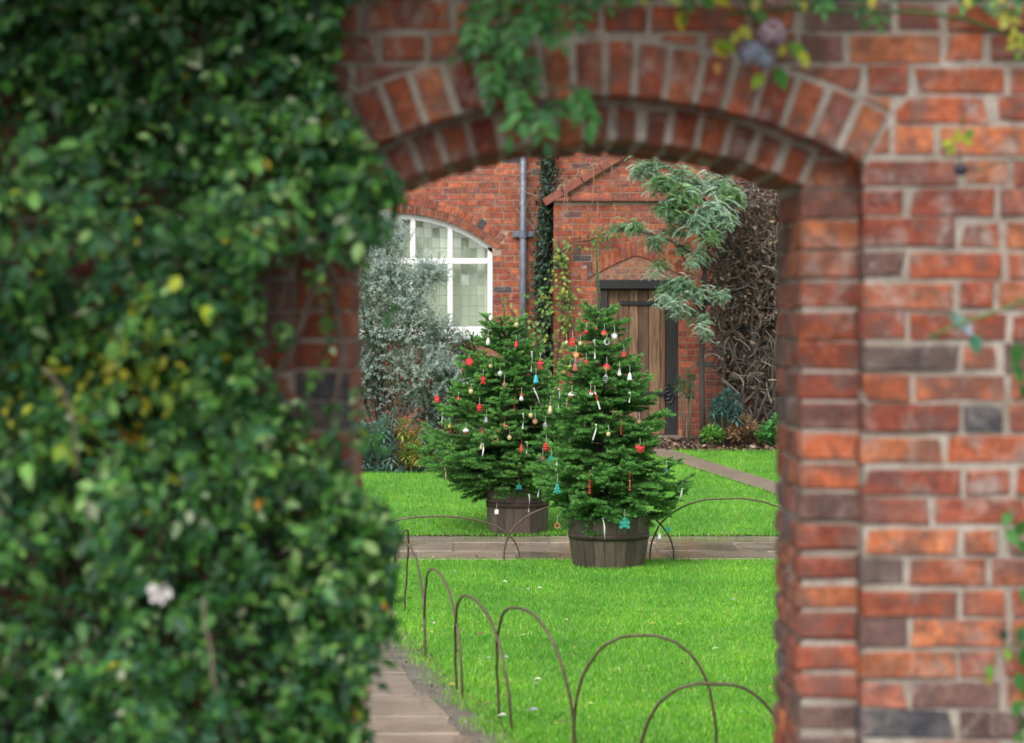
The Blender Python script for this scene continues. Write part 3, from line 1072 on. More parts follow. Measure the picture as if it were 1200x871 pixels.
pb = Bricks()
AZ0, AZ1 = 2.34, 2.62           # pointed relieving arch over the door: spring and apex
AHW = 0.60
def pa(x):
    t = min(1.0, abs(x - 1.50) / AHW)
    return AZ0 + (AZ1 - AZ0) * (1 - t ** 1.25)
z, row = 0.42, 0
while z < GAP_Z:
    x = PX0
    k = 0
    while x < PX1 - 0.01:
        L = (0.112 if k == 0 else 0.228) if row % 2 else 0.228
        if row % 4 == 1 and k > 0: L = 0.114
        x1 = min(x + L, PX1)
        if PX1 - x1 < 0.05: x1 = PX1
        rect = [(x + (0.004 if k else 0), z), (x1 - (0.004 if x1 < PX1 else 0), z), (x1 - (0.004 if x1 < PX1 else 0), z + 0.0645), (x + (0.004 if k else 0), z + 0.0645)]
        cx, cz = (x + x1) / 2, z + 0.032
        if CZ - 0.035 < cz < CZ + 0.06:
            rect = []
        if cz >= CZ + 0.05:
            for sg in (-1, 1):
                sl = (GAP_Z - CZ) / (PCX - PX0)
                nn_ = math.hypot(1, sl)
                ex, ez = -sg * sl / nn_, -1 / nn_
                rect = clip_poly(rect, ex, ez, ex * PCX + ez * GAP_Z + 0.02) if len(rect) >= 3 else rect
        if cz < DZ1 + 0.02 and len(rect) >= 3 and DX0 - 0.14 < cx < DX1 + 0.14:
            rect = clip_poly(rect, -1, 0, -DX0 + 0.002) if cx < (DX0 + DX1) / 2 else clip_poly(rect, 1, 0, DX1 + 0.002)
        tone = 1.0
        pal = None
        if DZ1 + 0.0 < cz and abs(cx - 1.50) < AHW and cz < pa(cx) + 0.22:
            tt_ = abs(cx - 1.50) / AHW
            sl_ = -math.copysign((AZ1 - AZ0) * 1.25 * tt_ ** 0.25 / AHW, cx - 1.50)
            nn_ = math.hypot(sl_, 1)
            if cz > pa(cx) + 0.05:
                rect = clip_poly(rect, -sl_ / nn_, 1 / nn_, (-sl_ * cx + pa(cx) + 0.150) / nn_)
            elif cz > pa(cx) - 0.10:
                rect = clip_poly(rect, sl_ / nn_, -1 / nn_, (sl_ * cx - pa(cx) + 0.036) / nn_)
                pal = (0.34, 0.14, 0.09)
            else:
                pal = (0.34, 0.14, 0.09)
        if len(rect) >= 3:
            c = hcol(0.06, 0.92) if pal is None else tuple(q * random.uniform(0.85, 1.1) for q in pal)
            yy = PY + (0.002 if pal else random.uniform(-0.002, 0.002))
            pb.add(hp(cx, cz, 0.5, 2.2, 2.2, 3.9) if cx < 2.3 else 900, (lambda mb, rect=rect, c=c, yy=yy: mb.prism(rect, yy, PY + 0.06, c, 0.003, 0.001)))
        x = x1
        k += 1
    row += 1
    z += 0.0752
# the voussoirs of the pointed arch
nv = 9
for sg in (-1, 1):
    for k in range(nv):
        xa, xb = 1.50 + sg * AHW * k / nv, 1.50 + sg * AHW * (k + 1) / nv - sg * 0.006
        q = [(xa, pa(xa) - 0.03), (xb, pa(xb) - 0.03), (xb + sg * 0.012, pa(xb) + 0.145), (xa + sg * 0.010, pa(xa) + 0.145)]
        if sg < 0: q = q[::-1]
        c = hcol(0.04, 0.88)
        pb.add(0, (lambda mb, q=q, c=c: mb.prism(q, PY - 0.014, PY + 0.055, c, 0.003, 0.001)))
# side faces of the porch
for xs_, sg in ((PX0, 1), (PX1, -1)):
    z, row = 0.42, 0
    while z < CZ - 0.08:
        for (ya, yb) in (((PY + 0.118, PY + 0.23), (PY + 0.238, PY + 0.44)) if row % 2 else ((PY + 0.118, PY + 0.34), (PY + 0.348, PY + 0.44))):
            c = hcol(0.1, 0.9)
            lo = (min(xs_, xs_ + sg * 0.05), ya, z); hi = (max(xs_, xs_ + sg * 0.05), yb, z + 0.0645)
            pb.add(600, (lambda mb, lo=lo, hi=hi, c=c: mb.cbox(lo, hi, c, 0.003, 0.001)))
        z += 0.0752; row += 1
pb.build('brick', M['house_brick'], porch)

# string course of tiles and raking coping
x = PX0 - 0.05
while x < PX1 + 0.04:
    mb = MB()
    mb.cbox((x, PY - 0.055, CZ), (x + 0.25, PY + 0.06, CZ + 0.045), ch=0.005, jit=0.002)
    mb.build('string_tile', M['tile'], porch)
    x += 0.255
sl = math.atan2(GAP_Z - CZ, PCX - PX0)
for sg in (-1, 1):
    Lr = math.hypot(PCX - PX0, GAP_Z - CZ) + 0.12
    nseg = 5
    for k in range(nseg):
        base = Matrix.Translation((PCX + sg * (-Lr * 0 ), PY, GAP_Z + 0.02)) @ Matrix.Rotation(sg * sl, 4, 'Y')
        mb = MB()
        a, b = k * Lr / nseg + 0.004, (k + 1) * Lr / nseg - 0.004
        lo, hi = (a, -0.06, -0.02), (b, 0.45, 0.075)
        if sg < 0: lo, hi = (-b, -0.06, -0.02), (-a, 0.45, 0.075)
        mb.cbox(lo, hi, ch=0.006, jit=0.002, xf=base)
        mb.build('coping_tile', M['tile'], porch)

# door
door = bpy.data.objects.new('door', None); COL.objects.link(door); door.location = (1.53, PY + 0.1, 0.44); door.parent = porch
door.matrix_parent_inverse = Matrix.Translation(porch.location).inverted()
tag(door, 'weathered brown plank door in a black timber frame')
def woodpart(name, lo, hi, col, ch=0.006, jit=0.002, mat='oak', par=door):
    mb = MB(); mb.cbox(lo, hi, col, ch, jit); return mb.build(name, M[mat], par)
DK = (0.022, 0.021, 0.024)
woodpart('lintel', (DX0 - 0.05, PY - 0.03, DZ1 - 0.10), (DX1 + 0.05, PY + 0.14, DZ1 + 0.012), DK)
woodpart('post', (DX0 + 0.002, PY + 0.01, DZ0 - 0.02), (DX0 + 0.09, PY + 0.15, DZ1 - 0.103), (0.045, 0.035, 0.03))
woodpart('post', (DX1 - 0.15, PY + 0.005, DZ0 - 0.02), (DX1 - 0.002, PY + 0.15, DZ1 - 0.103), (0.026, 0.024, 0.026))
x = DX0 + 0.094
WOOD = [(0.27, 0.14, 0.07), (0.19, 0.095, 0.05), (0.33, 0.19, 0.10), (0.16, 0.085, 0.05), (0.32, 0.18, 0.095), (0.24, 0.12, 0.06)]
k = 0
while x < DX1 - 0.16:
    w = random.uniform(0.105, 0.14)
    x1 = min(x + w, DX1 - 0.152)
    woodpart('plank', (x + 0.002, PY + 0.075 + random.uniform(0, 0.006), DZ0), (x1 - 0.003, PY + 0.12, DZ1 - 0.105), WOOD[k % 6])
    x = x1; k += 1
for zc_ in (2.02, 0.93):
    mb = MB()
    mb.cbox((DX0 + 0.25, PY + 0.058, zc_ - 0.025), (DX1 - 0.12, PY + 0.072, zc_ + 0.025), ch=0.004)
    sp = []
    for i in range(26):
        t = i / 25
        a = -PI / 2 + t * 2.6 * PI
        r = 0.085 * (1 - 0.72 * t)
        sp.append((DX1 - 0.13 + r * math.cos(a), PY - 0.004, zc_ - 0.03 + 0.0 + r * math.sin(a)))
    mb.tube(sp, 0.012, 6)
    sp2 = [(DX1 - 0.13 + 0.7 * (p[0] - DX1 + 0.13), p[1] - 0.002, 2 * zc_ - p[2] + 0.01) for p in sp]
    mb.tube(sp2, 0.010, 6)
    mb.build('strap_hinge', M['iron'], door)
mb = MB(); mb.cbox((DX0 - 0.15, PY - 0.32, 0.30), (DX1 + 0.15, PY + 0.16, 0.435), ch=0.012); 
mb.build('step', plain('step_stone', (0.2, 0.15, 0.12), 0.7), porch)

# ------------------------------------------------------------------ bent rod hoops round the lawn
HG = 'bent rod hoops edging the lawn'
def hoop(a, b, h, label, lean=(0, 0), r=0.0068, flat=0.78):
    a, b = Vector(a), Vector(b)
    pts = []
    a2, b2 = a - Vector((0, 0, 0.06)), b - Vector((0, 0, 0.06))
    pts.append(a2)
    n = 26
    for i in range(n + 1):
        t = PI * i / n
        u = 0.5 - 0.5 * math.copysign(abs(math.cos(t)) ** flat, math.cos(t))
        zz = h * max(0.0, math.sin(t)) ** 0.85
        p = a.lerp(b, u) + Vector((0, 0, zz)) + Vector((lean[0], lean[1], 0)) * (zz / h) ** 1.5
        wob = 0.007
        pts.append(p + Vector((random.uniform(-wob, wob) * 0.4, 0, random.uniform(-wob, wob) * 0.4)))
    pts.append(b2)
    mb = MB()
    o = (a + b) / 2
    mb.tube(pts, r, 8)
    ob = mb.build('lawn_hoop', M['hoop'], None, True, origin=o)
    tag(ob, label, 'hoop', HG)
    return ob
hoop(G(457, 727), G(474, 716), 0.53, 'farthest hoop of the row along the main path, nearly edge-on', (0.05, 0))
hoop(G(459, 722), G(498, 770), 0.53, 'second farthest hoop of the row along the main path, by the leaves')
hoop(G(498, 768), G(542, 818), 0.54, 'narrow looking hoop in the middle of the row beside the main path', (-0.03, 0))
hoop(G(535, 810), G(599, 857), 0.53, 'hoop beside the main path, third from the front of its row', (-0.05, 0))
hoop(G(585, 846), G(674, 876), 0.56, 'tall hoop at the lawn corner where the row turns from the path', (-0.07, 0))
hoop(G(672, 874), G(840, 880), 0.485, 'wide round hoop standing on the front edge of the near lawn', flat=0.8)
hoop(G(748, 918), G(925, 922), 0.40, 'nearest hoop, low and cut off by the right jamb of the arch', flat=0.8)
Yh = 18.45
def hb_pt(px): return Vector(((px - 600) / FPX * Yh, Yh, 0))
hoop(hb_pt(415), hb_pt(609), 0.335, 'low wide hoop on the cross path edge left of the front tub', flat=0.85)
hoop(hb_pt(590), hb_pt(790), 0.44, 'hoop on the cross path edge passing behind the front tub', flat=0.85)
hoop(hb_pt(762), hb_pt(950), 0.475, 'high wide hoop on the cross path edge right of the front tub', flat=0.85)

# ------------------------------------------------------------------ half barrel tubs
def tub(loc, rt, rb, h, label, nst=22):
    t = thing('barrel_tub', loc, label, 'tub', 'half barrel tubs')
    cx, cy, cz = loc
    for k in range(nst):
        a0_, a1_ = 2 * PI * k / nst + 0.006, 2 * PI * (k + 1) / nst - 0.006
        mb = MB()
        hs_ = [0, 0.35, 0.7, 1.0]
        top = h + random.uniform(-0.006, 0.006)
        c = random.choice([(0.085, 0.060, 0.044), (0.10, 0.070, 0.052), (0.070, 0.050, 0.038), (0.12, 0.088, 0.066)])
        V, F = [], []
        for hh in hs_:
            r = rb + (rt - rb) * (hh ** 0.8)
            for (aa, rr) in ((a0_, r), (a1_, r), (a1_, r - 0.024), (a0_, r - 0.024)):
                V.append((cx + rr * math.cos(aa), cy + rr * math.sin(aa), cz + hh * top))
        for i in range(3):
            o = i * 4
            for q in range(4):
                F.append((o + q, o + (q + 1) % 4, o + 4 + (q + 1) % 4, o + 4 + q))
        F += [(3, 2, 1, 0), (12, 13, 14, 15)]
        mb.add(V, F, c)
        mb.build('stave', M['stave'], t)
    for hh, w in ((0.56, 0.045),):
        mb = MB()
        r0_ = rb + (rt - rb) * (hh ** 0.8); r1_ = rb + (rt - rb) * ((hh + w / h) ** 0.8)
        mb.lathe([(r0_ + 0.001, hh * h), (r0_ + 0.005, hh * h), (r1_ + 0.005, hh * h + w), (r1_ + 0.001, hh * h + w)], loc, 40, closed=False)
        mb.build('metal_band', M['band'], t, True)
    mb = MB()
    mb.lathe([(rt - 0.03, h - 0.06), (rt * 0.5, h - 0.045), (0.01, h - 0.035)], loc, 30, closed=False)
    mb.build('soil', M['earth'], t)
    return t
T1 = Vector((0.725, 18.08, 0.0))
T2 = Vector((0.048, 20.72, gz(20.72)))
tub(T1, 0.315, 0.268, 0.37, 'front wooden half barrel tub on the near lawn edge')
tub(T2, 0.272, 0.255, 0.385, 'rear wooden half barrel tub beyond the cross path, darker and partly hidden')

# ------------------------------------------------------------------ the two firs
def needles(nb, p0, p1, dens, ln, up, tipc, col0, col1):
    """needles along shoots p0->p1 (arrays); combed to both sides and upward"""
    d = p1 - p0
    L = np.linalg.norm(d, axis=1)
    cnt = np.maximum(3, (L * dens).astype(int))
    idx = np.repeat(np.arange(len(L)), cnt)
    n = len(idx)
    t = rng.uniform(0, 1, (n, 1))
    ax = norm(d)[idx]
    base = p0[idx] + d[idx] * t
    sd_ = norm(np.cross(ax, np.array([[0, 0, 1.0]]) + rng.normal(0, 0.05, (n, 3))))
    un = np.cross(sd_, ax)
    phi = rng.uniform(-0.8, PI + 0.8, (n, 1))
    out = sd_ * np.cos(phi) + un * np.sin(phi) * up
    dirn = norm(out + ax * rng.uniform(0.5, 1.0, (n, 1)))
    ll = ln * rng.uniform(0.75, 1.2, (n, 1)) * (1 - 0.25 * t)
    w = np.cross(dirn, norm(rng.normal(size=(n, 3)))) * 0.0016
    w = norm(w) * 0.0024
    V = np.stack([base - w, base + w, base + dirn * ll], 1).reshape(-1, 3)
    F = np.arange(n * 3).reshape(-1, 3)
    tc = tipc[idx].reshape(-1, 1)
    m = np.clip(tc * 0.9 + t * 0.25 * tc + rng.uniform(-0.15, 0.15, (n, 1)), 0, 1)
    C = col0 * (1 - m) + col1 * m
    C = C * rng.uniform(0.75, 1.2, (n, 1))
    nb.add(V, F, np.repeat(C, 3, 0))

def fir(name, base, ztop_crown, ztip, prof, label, seed, lean=(0, 0), dens=1350, asym=(0, 0)):
    """prof: list of (z, radius)"""
    global rng
    rs = random.Random(seed)
    zs_ = [p[0] for p in prof]; rs_ = [p[1] for p in prof]
    R = lambda z: float(np.interp(z, zs_, rs_))
    t = thing(name, base, label, 'tree', 'decorated fir trees in tubs')
    bx, by, bz = base
    def axis(z):
        k = (z - bz) / (ztip - bz)
        return Vector((bx + lean[0] * k, by + lean[1] * k, z))
    wood = MB()
    pts = [axis(bz + (ztip - bz) * i / 12) for i in range(13)]
    wood.tube(pts, [0.032 * (1 - i / 12.5) + 0.003 for i in range(13)], 8, (0.10, 0.08, 0.06))
    wood.build('trunk', M['bark'], t, True)
    bm = MB()
    S0, S1, ST = [], [], []
    def shoot(a, b, tip):
        S0.append(tuple(a)); S1.append(tuple(b)); ST.append(tip)
    z = prof[0][0] + 0.02
    ph = rs.uniform(0, 6)
    while z < ztop_crown:
        frac = (z - bz) / (ztop_crown - bz)
        nb_ = rs.choice([7, 8, 8]) if frac < 0.75 else 5
        for k in range(nb_ + (2 if frac < 0.8 else 0)):
            minor = k >= nb_
            az = ph + 2 * PI * (k + rs.uniform(-0.25, 0.25)) / nb_
            zz = z + rs.uniform(-0.035, 0.035) + (0.06 if minor else 0)
            reach = R(zz) * rs.uniform(0.88, 1.2) * (0.72 if minor else 1)
            reach *= 1 + asym[0] * max(0, -math.cos(az)) * (1 - frac) + asym[1] * max(0, math.cos(az)) * (1 - frac)
            if reach < 0.05: reach = 0.05
            el = math.radians(2 + 50 * frac ** 2 + rs.uniform(-9, 9))
            hd = Vector((math.cos(az), math.sin(az), 0))
            a = axis(max(bz + 0.03, zz - reach * math.tan(el) * 0.85))
            n = 7
            prev = a
            bp = [a]
            for i in range(1, n + 1):
                u = i / n
                drop = -0.10 * reach * math.sin(PI * u) * (1 - frac) * 1.0 + 0.28 * reach * max(0, u - 0.65)
                p = a + hd * (reach * u) + Vector((0, 0, reach * math.tan(el) * u * (1.15 - 0.25 * u) + drop))
                p += Vector((rs.uniform(-1, 1), rs.uniform(-1, 1), rs.uniform(-1, 1))) * 0.006
                bp.append(p)
            bm.tube(bp, [0.009 * (1 - 0.8 * i / n) * (0.5 + reach) for i in range(n + 1)], 4, (0.11, 0.085, 0.05), cap=False)
            tot = reach / math.cos(el)
            for i in range(n):
                u = (i + 0.5) / n
                if u > 0.15:
                    shoot(bp[i], bp[i + 1], max(0, (u - 0.55) * 2))
            # side shoots in a flat spray
            ds = 0.042
            m = int(tot * 0.88 / ds)
            for j in range(m):
                u = 0.16 + 0.82 * (j + rs.uniform(-0.3, 0.3)) / max(1, m)
                f = min(n - 1e-4, max(0, u * n))
                q = bp[int(f)].lerp(bp[int(f) + 1], f - int(f))
                ax = (bp[int(f) + 1] - bp[int(f)]).normalized()
                sdv = ax.cross(Vector((0, 0, 1))).normalized()
                sg = 1 if j % 2 else -1
                Ls = min(0.24, (0.62 * tot * (1 - u) + 0.045)) * rs.uniform(0.75, 1.15)
                ang_ = math.radians(rs.uniform(42, 60))
                dv = (ax * math.cos(ang_) + sdv * sg * math.sin(ang_) + Vector((0, 0, rs.uniform(-0.38, 0.30)))).normalized()
                mid = q + dv * Ls * 0.5 + Vector((0, 0, -0.02 * Ls))
                e = q + dv * Ls + Vector((0, 0, -0.10 * Ls * (1 - frac)))
                shoot(q, mid, 0.1 + 0.35 * u)
                shoot(mid, e, 0.35 + 0.65 * u)
                if Ls > 0.085:
                    for w_ in range(int(Ls / 0.038)):
                        uu = 0.3 + 0.6 * w_ / max(1, int(Ls / 0.038))
                        q2 = q.lerp(e, uu)
                        s2 = dv.cross(Vector((0, 0, 1))).normalized() * (1 if w_ % 2 else -1)
                        d2 = (dv * 0.65 + s2 * 0.75 + Vector((0, 0, rs.uniform(-0.2, 0.15)))).normalized()
                        L2 = min(0.09, 0.55 * Ls * (1 - uu) + 0.03)
                        shoot(q2, q2 + d2 * L2, 0.3 + 0.6 * u)
        ph += 1.1
        z += 0.112 + 0.03 * frac
    # leader
    nl = 8
    for i in range(nl):
        a, b = axis(ztop_crown - 0.05 + (ztip - ztop_crown + 0.05) * i / nl), axis(ztop_crown - 0.05 + (ztip - ztop_crown + 0.05) * (i + 1) / nl)
        shoot(a, b, 0.8)
    bm.build('branches', M['bark'], t, True)['kind'] = 'stuff'
    nb = NB()
    S0, S1, ST = np.array(S0), np.array(S1), np.array(ST)
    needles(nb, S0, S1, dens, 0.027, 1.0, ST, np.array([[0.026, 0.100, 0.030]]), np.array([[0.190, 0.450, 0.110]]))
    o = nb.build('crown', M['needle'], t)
    o['kind'] = 'stuff'
    print(name, len(ST), 'shoots', len(o.data.polygons), 'needles')
    return R, axis

PF = [(0.40, 0.44), (0.52, 0.53), (0.66, 0.54), (0.85, 0.50), (1.04, 0.45), (1.20, 0.40), (1.36, 0.35), (1.52, 0.30), (1.68, 0.25), (1.80, 0.20), (1.87, 0.17), (1.95, 0.10)]
R1, A1 = fir('fir_tree', (T1.x, T1.y, 0.34), 1.95, 2.44, PF, 'front fir tree hung with ornaments, with a tall bare leader', 3, lean=(-0.10, 0), asym=(0.04, 0.12))
PR = [(0.42, 0.40), (0.55, 0.66), (0.66, 0.66), (0.80, 0.60), (0.95, 0.56), (1.15, 0.52), (1.36, 0.45), (1.50, 0.38), (1.65, 0.28), (1.78, 0.20), (1.88, 0.14)]
R2, A2 = fir('fir_tree', (T2.x - 0.06, T2.y, 0.36), 1.86, 2.02, PR, 'rear fir tree hung with ornaments, broader and partly behind the other', 11, lean=(-0.06, 0), asym=(0.26, 0))

# ------------------------------------------------------------------ ornaments, each a thing that hangs from a fir
RED, PINK, TEAL, CYAN = (0.52, 0.018, 0.022), (0.55, 0.10, 0.12), (0.015, 0.26, 0.19), (0.03, 0.36, 0.42)
CREAM, WOODC, ORANGE, WHITE, GREYC = (0.50, 0.42, 0.20), (0.22, 0.11, 0.06), (0.48, 0.20, 0.06), (0.66, 0.67, 0.66), (0.26, 0.26, 0.29)
BLUE, GOLD, BLACK, BROWN = (0.02, 0.10, 0.19), (0.50, 0.36, 0.08), (0.02, 0.02, 0.025), (0.11, 0.06, 0.04)

def flat_shape(mb, pts, c, th, col):
    """outline in x,z round a point, extruded in y"""
    n = len(pts)
    v = [(c[0] + x, c[1] - th / 2, c[2] + z) for x, z in pts] + [(c[0] + x, c[1] + th / 2, c[2] + z) for x, z in pts] + [(c[0], c[1] - th * 0.8, c[2]), (c[0], c[1] + th * 0.8, c[2])]
    f = []
    for i in range(n):
        j = (i + 1) % n
        f += [(2 * n, i, j), (2 * n + 1, n + j, n + i), (i, n + i, n + j, j)]
    mb.add(v, f, col)

def ball(mb, c, r, col, sq=1.0, n=10):
    prof = [(max(0.0006, r * math.sin(PI * i / 8)), -r * sq * math.cos(PI * i / 8)) for i in range(9)]
    mb.lathe(prof, c, n, col)

def ornament(kind, pos, s, col, label, name):
    """pos: middle of the ornament, s: its size in metres"""
    t = thing(name, pos, label, 'ornament', 'ornaments hanging on the firs')
    x, y, z = pos
    cordc = (0.5, 0.45, 0.4)
    def cord(z0, ln=0.05, col_=cordc):
        mb = MB()
        mb.tube([(x, y, z0), (x + 0.002, y + 0.004, z0 + ln * 0.5), (x, y + 0.02, z0 + ln)], 0.0016, 4, col_)
        mb.build('cord', M['craft'], t)
    mb = MB()
    r = s / 2
    if kind == 'bead':
        ball(mb, pos, r, col, 1.15); mb.build('bead', M['craft'], t, True)
        m2 = MB(); m2.lathe([(r * 0.35, r * 1.05), (r * 0.3, r * 1.35)], pos, 8, BROWN); m2.build('cap', M['craft'], t)
        cord(z + r)
    elif kind == 'disc':
        mb.lathe([(r * 0.93, -0.005), (r, -0.003), (r, 0.003), (r * 0.93, 0.005)], pos, 18, col, axis='Y'); mb.build('disc', M['craft'], t)
        m2 = MB(); m2.lathe([(r * 0.55, -0.007), (r * 0.6, -0.0055)], pos, 14, tuple(min(1, q * 1.9) for q in col), axis='Y'); m2.build('inner_disc', M['craft'], t)
        cord(z + r)
    elif kind == 'ring':
        mb.lathe([(r * 0.6, -0.004), (r, -0.004), (r, 0.004), (r * 0.6, 0.004), (r * 0.6, -0.004)], pos, 18, col, axis='Y', closed=False); mb.build('ring', M['craft'], t)
        cord(z + r)
    elif kind == 'capped':
        ball(mb, pos, r, col, 1.0); mb.build('ball', M['craft'], t, True)
        m2 = MB(); m2.lathe([(r * 1.03, r * 0.15), (r * 0.85, r * 0.62), (r * 0.3, r * 1.06)], pos, 10, RED if col != WOODC else WHITE); m2.build('cap', M['craft'], t)
        cord(z + r)
    elif kind == 'ribbon':
        seg = 8
        w = 0.0065
        pts = []
        a = random.uniform(0, 6)
        dx = col[3] if len(col) > 3 else 0.0
        V, F = [], []
        for i in range(seg + 1):
            u = i / seg
            tw = a + 2.2 * u
            cx_, cy_ = x + dx * (u - 0.5) + 0.004 * math.sin(5 * u), y + 0.004 * math.cos(6 * u + a)
            zz = z + r - s * u
            V += [(cx_ - w * math.cos(tw) * 0.9, cy_ - w * math.sin(tw), zz), (cx_ + w * math.cos(tw) * 0.9, cy_ + w * math.sin(tw), zz)]
            if i:
                F.append((2 * i - 2, 2 * i - 1, 2 * i + 1, 2 * i))
        mb.add(V, F, col[:3])
        mb.build('ribbon_strip', M['craft'], t, True)
        m2 = MB(); ball(m2, (x - dx / 2, y + 0.002, z + r), 0.008, col[:3], 0.8, 6); m2.build('knot', M['craft'], t, True)
    elif kind == 'star':
        pts = [((r if k % 2 == 0 else r * 0.45) * math.sin(k * PI / 5), (r if k % 2 == 0 else r * 0.45) * math.cos(k * PI / 5)) for k in range(10)][::-1]
        flat_shape(mb, pts, pos, 0.012, col); mb.build('star', M['craft'], t); cord(z + r, 0.05, RED)
    elif kind == 'tree':
        pts = [(0, 1), (0.42, 0.35), (0.22, 0.35), (0.68, -0.25), (0.40, -0.25), (0.95, -0.8), (0.2, -0.8), (0.2, -1), (-0.2, -1), (-0.2, -0.8), (-0.95, -0.8), (-0.40, -0.25), (-0.68, -0.25), (-0.22, 0.35), (-0.42, 0.35)]
        flat_shape(mb, [(a * r * 0.85, b * r) for a, b in pts[::-1]], pos, 0.014, col); mb.build('felt_tree', M['craft'], t)
        m2 = MB()
        for k, (a, b) in enumerate(((0.0, 0.45), (0.25, -0.05), (-0.25, -0.1), (0.4, -0.6), (-0.35, -0.62), (0.03, -0.5))):
            ball(m2, (x + a * r, y - 0.012, z + b * r), r * 0.09, tuple(min(1, q * 1.8 + 0.08) for q in col), 1, 6)
        m2.build('spots', M['craft'], t)
        cord(z + r)
    elif kind == 'bear':
        pts = []
        for a, b, rr in ((0, 0.62, 0.36), (0.55, 0.05, 0.32), (0.55, -0.62, 0.34), (0, -0.35, 0.4), (-0.55, -0.62, 0.34), (-0.55, 0.05, 0.32), (0, 0.0, 0.5)):
            m3 = MB()
            mb.lathe([(rr * r * 0.85, -0.009), (rr * r, -0.005), (rr * r, 0.005), (rr * r * 0.85, 0.009)], (x + a * r, y + random.uniform(-0.0012, 0.0012), z + b * r), 12, col, axis='Y')
        mb.build('felt_figure', M['craft'], t); cord(z + r)
    elif kind == 'ginger':
        pts = [(0, 1), (0.3, 0.8), (0.3, 0.5), (0.15, 0.35), (0.8, 0.4), (0.85, 0.1), (0.35, 0), (0.3, -0.3), (0.65, -0.9), (0.3, -1), (0, -0.5), (-0.3, -1), (-0.65, -0.9), (-0.3, -0.3), (-0.35, 0), (-0.85, 0.1), (-0.8, 0.4), (-0.15, 0.35), (-0.3, 0.5), (-0.3, 0.8)]
        flat_shape(mb, [(a * r * 0.9, b * r) for a, b in pts[::-1]], pos, 0.014, col); mb.build('gingerbread_shape', M['craft'], t); cord(z + r)
    elif kind == 'bird':
        pts = [(-1, 0.25), (-0.62, 0.75), (-0.2, 0.8), (0.0, 0.45), (0.45, 0.35), (0.95, 0.75), (0.85, 0.1), (0.5, -0.5), (0, -0.8), (-0.5, -0.5), (-0.68, 0.0)]
        flat_shape(mb, [(a * r, b * r) for a, b in pts[::-1]], pos, 0.03, col); mb.build('bird_body', M['craft'], t)
        m2 = MB(); ball(m2, (x - 0.42 * r, y - 0.014, z + 0.45 * r), 0.005, BLACK, 1, 6); m2.build('eye', M['craft'], t)
        cord(z + r * 0.7)
    elif kind == 'bell':
        mb.lathe([(r * 0.75, -r), (r * 0.62, -r * 0.7), (r * 0.5, 0.1 * r), (r * 0.3, 0.75 * r), (r * 0.05, r)], pos, 12, col); mb.build('bell_cup', M['craft'], t, True)
        m2 = MB(); ball(m2, (x, y, z - r * 1.05), r * 0.22, BROWN, 1, 6); m2.build('clapper', M['craft'], t); cord(z + r)
    elif kind == 'cone':
        prof = []
        for i in range(11):
            u = i / 10
            rr = r * 0.62 * math.sin(PI * (0.08 + 0.86 * u)) * (1.15 if i % 2 else 0.85)
            prof.append((max(0.001, rr), -r + 2 * r * u))
        mb.lathe(prof, pos, 10, col); mb.build('cone_scales', M['craft'], t); cord(z + r)
    elif kind == 'cane':
        p = [(x - 0.02, y, z + r * 0.75), (x - 0.014, y, z + r * 0.95), (x + 0.0, y, z + r), (x + 0.008, y, z + r * 0.8), (x + 0.02, y, z), (x + 0.038, y, z - r)]
        for k in range(5):
            m2 = MB(); m2.tube([p[k], p[k + 1]], 0.0065, 6, (RED if k % 2 else WHITE)); m2.build('stripe', M['craft'], t)
        cord(z + r)
    elif kind == 'stick':
        nb_ = 5
        for k in range(nb_):
            ball(mb, (x, y, z + r - s * (k + 0.5) / nb_), s / nb_ / 2 * 0.98, col if k % 2 == 0 else tuple(q * 0.6 for q in col), 1, 7)
        mb.build('bead_string', M['craft'], t, True); cord(z + r, 0.06, RED)
    elif kind == 'snowman':
        ball(mb, (x, y, z - r * 0.4), r * 0.55, WHITE); ball(mb, (x, y, z + r * 0.3), r * 0.38, WHITE); mb.build('body', M['craft'], t, True)
        m2 = MB(); m2.lathe([(r * 0.42, r * 0.5), (r * 0.3, r * 0.85), (r * 0.05, r * 1.2)], pos, 8, col); m2.build('hat', M['craft'], t); cord(z + r)
    elif kind == 'square':
        mb.cbox((x - r * 0.8, y - 0.006, z - r), (x + r * 0.8, y + 0.006, z + r), col, 0.003); mb.build('plaque', M['craft'], t)
        m2 = MB(); m2.box((x - r * 0.55, y - 0.009, z - r * 0.15), (x + r * 0.55, y - 0.0062, z + r * 0.15), tuple(min(1, q * 1.8 + 0.05) for q in col)); m2.build('band', M['craft'], t)
        cord(z + r)
    elif kind == 'figure':
        mb.lathe([(r * 0.42, -r), (r * 0.38, -r * 0.4), (r * 0.16, r * 0.35)], pos, 8, col); mb.build('robe', M['craft'], t, True)
        m2 = MB(); ball(m2, (x, y, z + r * 0.6), r * 0.26, WOODC, 1, 8); m2.build('head', M['craft'], t, True); cord(z + r * 0.8)
    elif kind == 'drop':
        mb.lathe([(0.002, -r), (r * 0.4, -r * 0.8), (r * 0.55, -r * 0.4), (r * 0.35, r * 0.2), (0.004, r)], pos, 10, col); mb.build('drop', M['craft'], t, True); cord(z + r, 0.04, RED)
    elif kind == 'flower':
        pts = []
        for k in range(16):
            a = 2 * PI * k / 16
            rr = r * (1.0 if k % 2 else 0.8)
            pts.append((rr * math.cos(a), rr * math.sin(a)))
        flat_shape(mb, pts, pos, 0.008, col); mb.build('petals', M['craft'], t)
        m2 = MB(); m2.lathe([(r * 0.38, -0.016), (r * 0.42, -0.006)], pos, 12, BLACK, axis='Y'); m2.build('centre', M['craft'], t); cord(z + r)
    return t

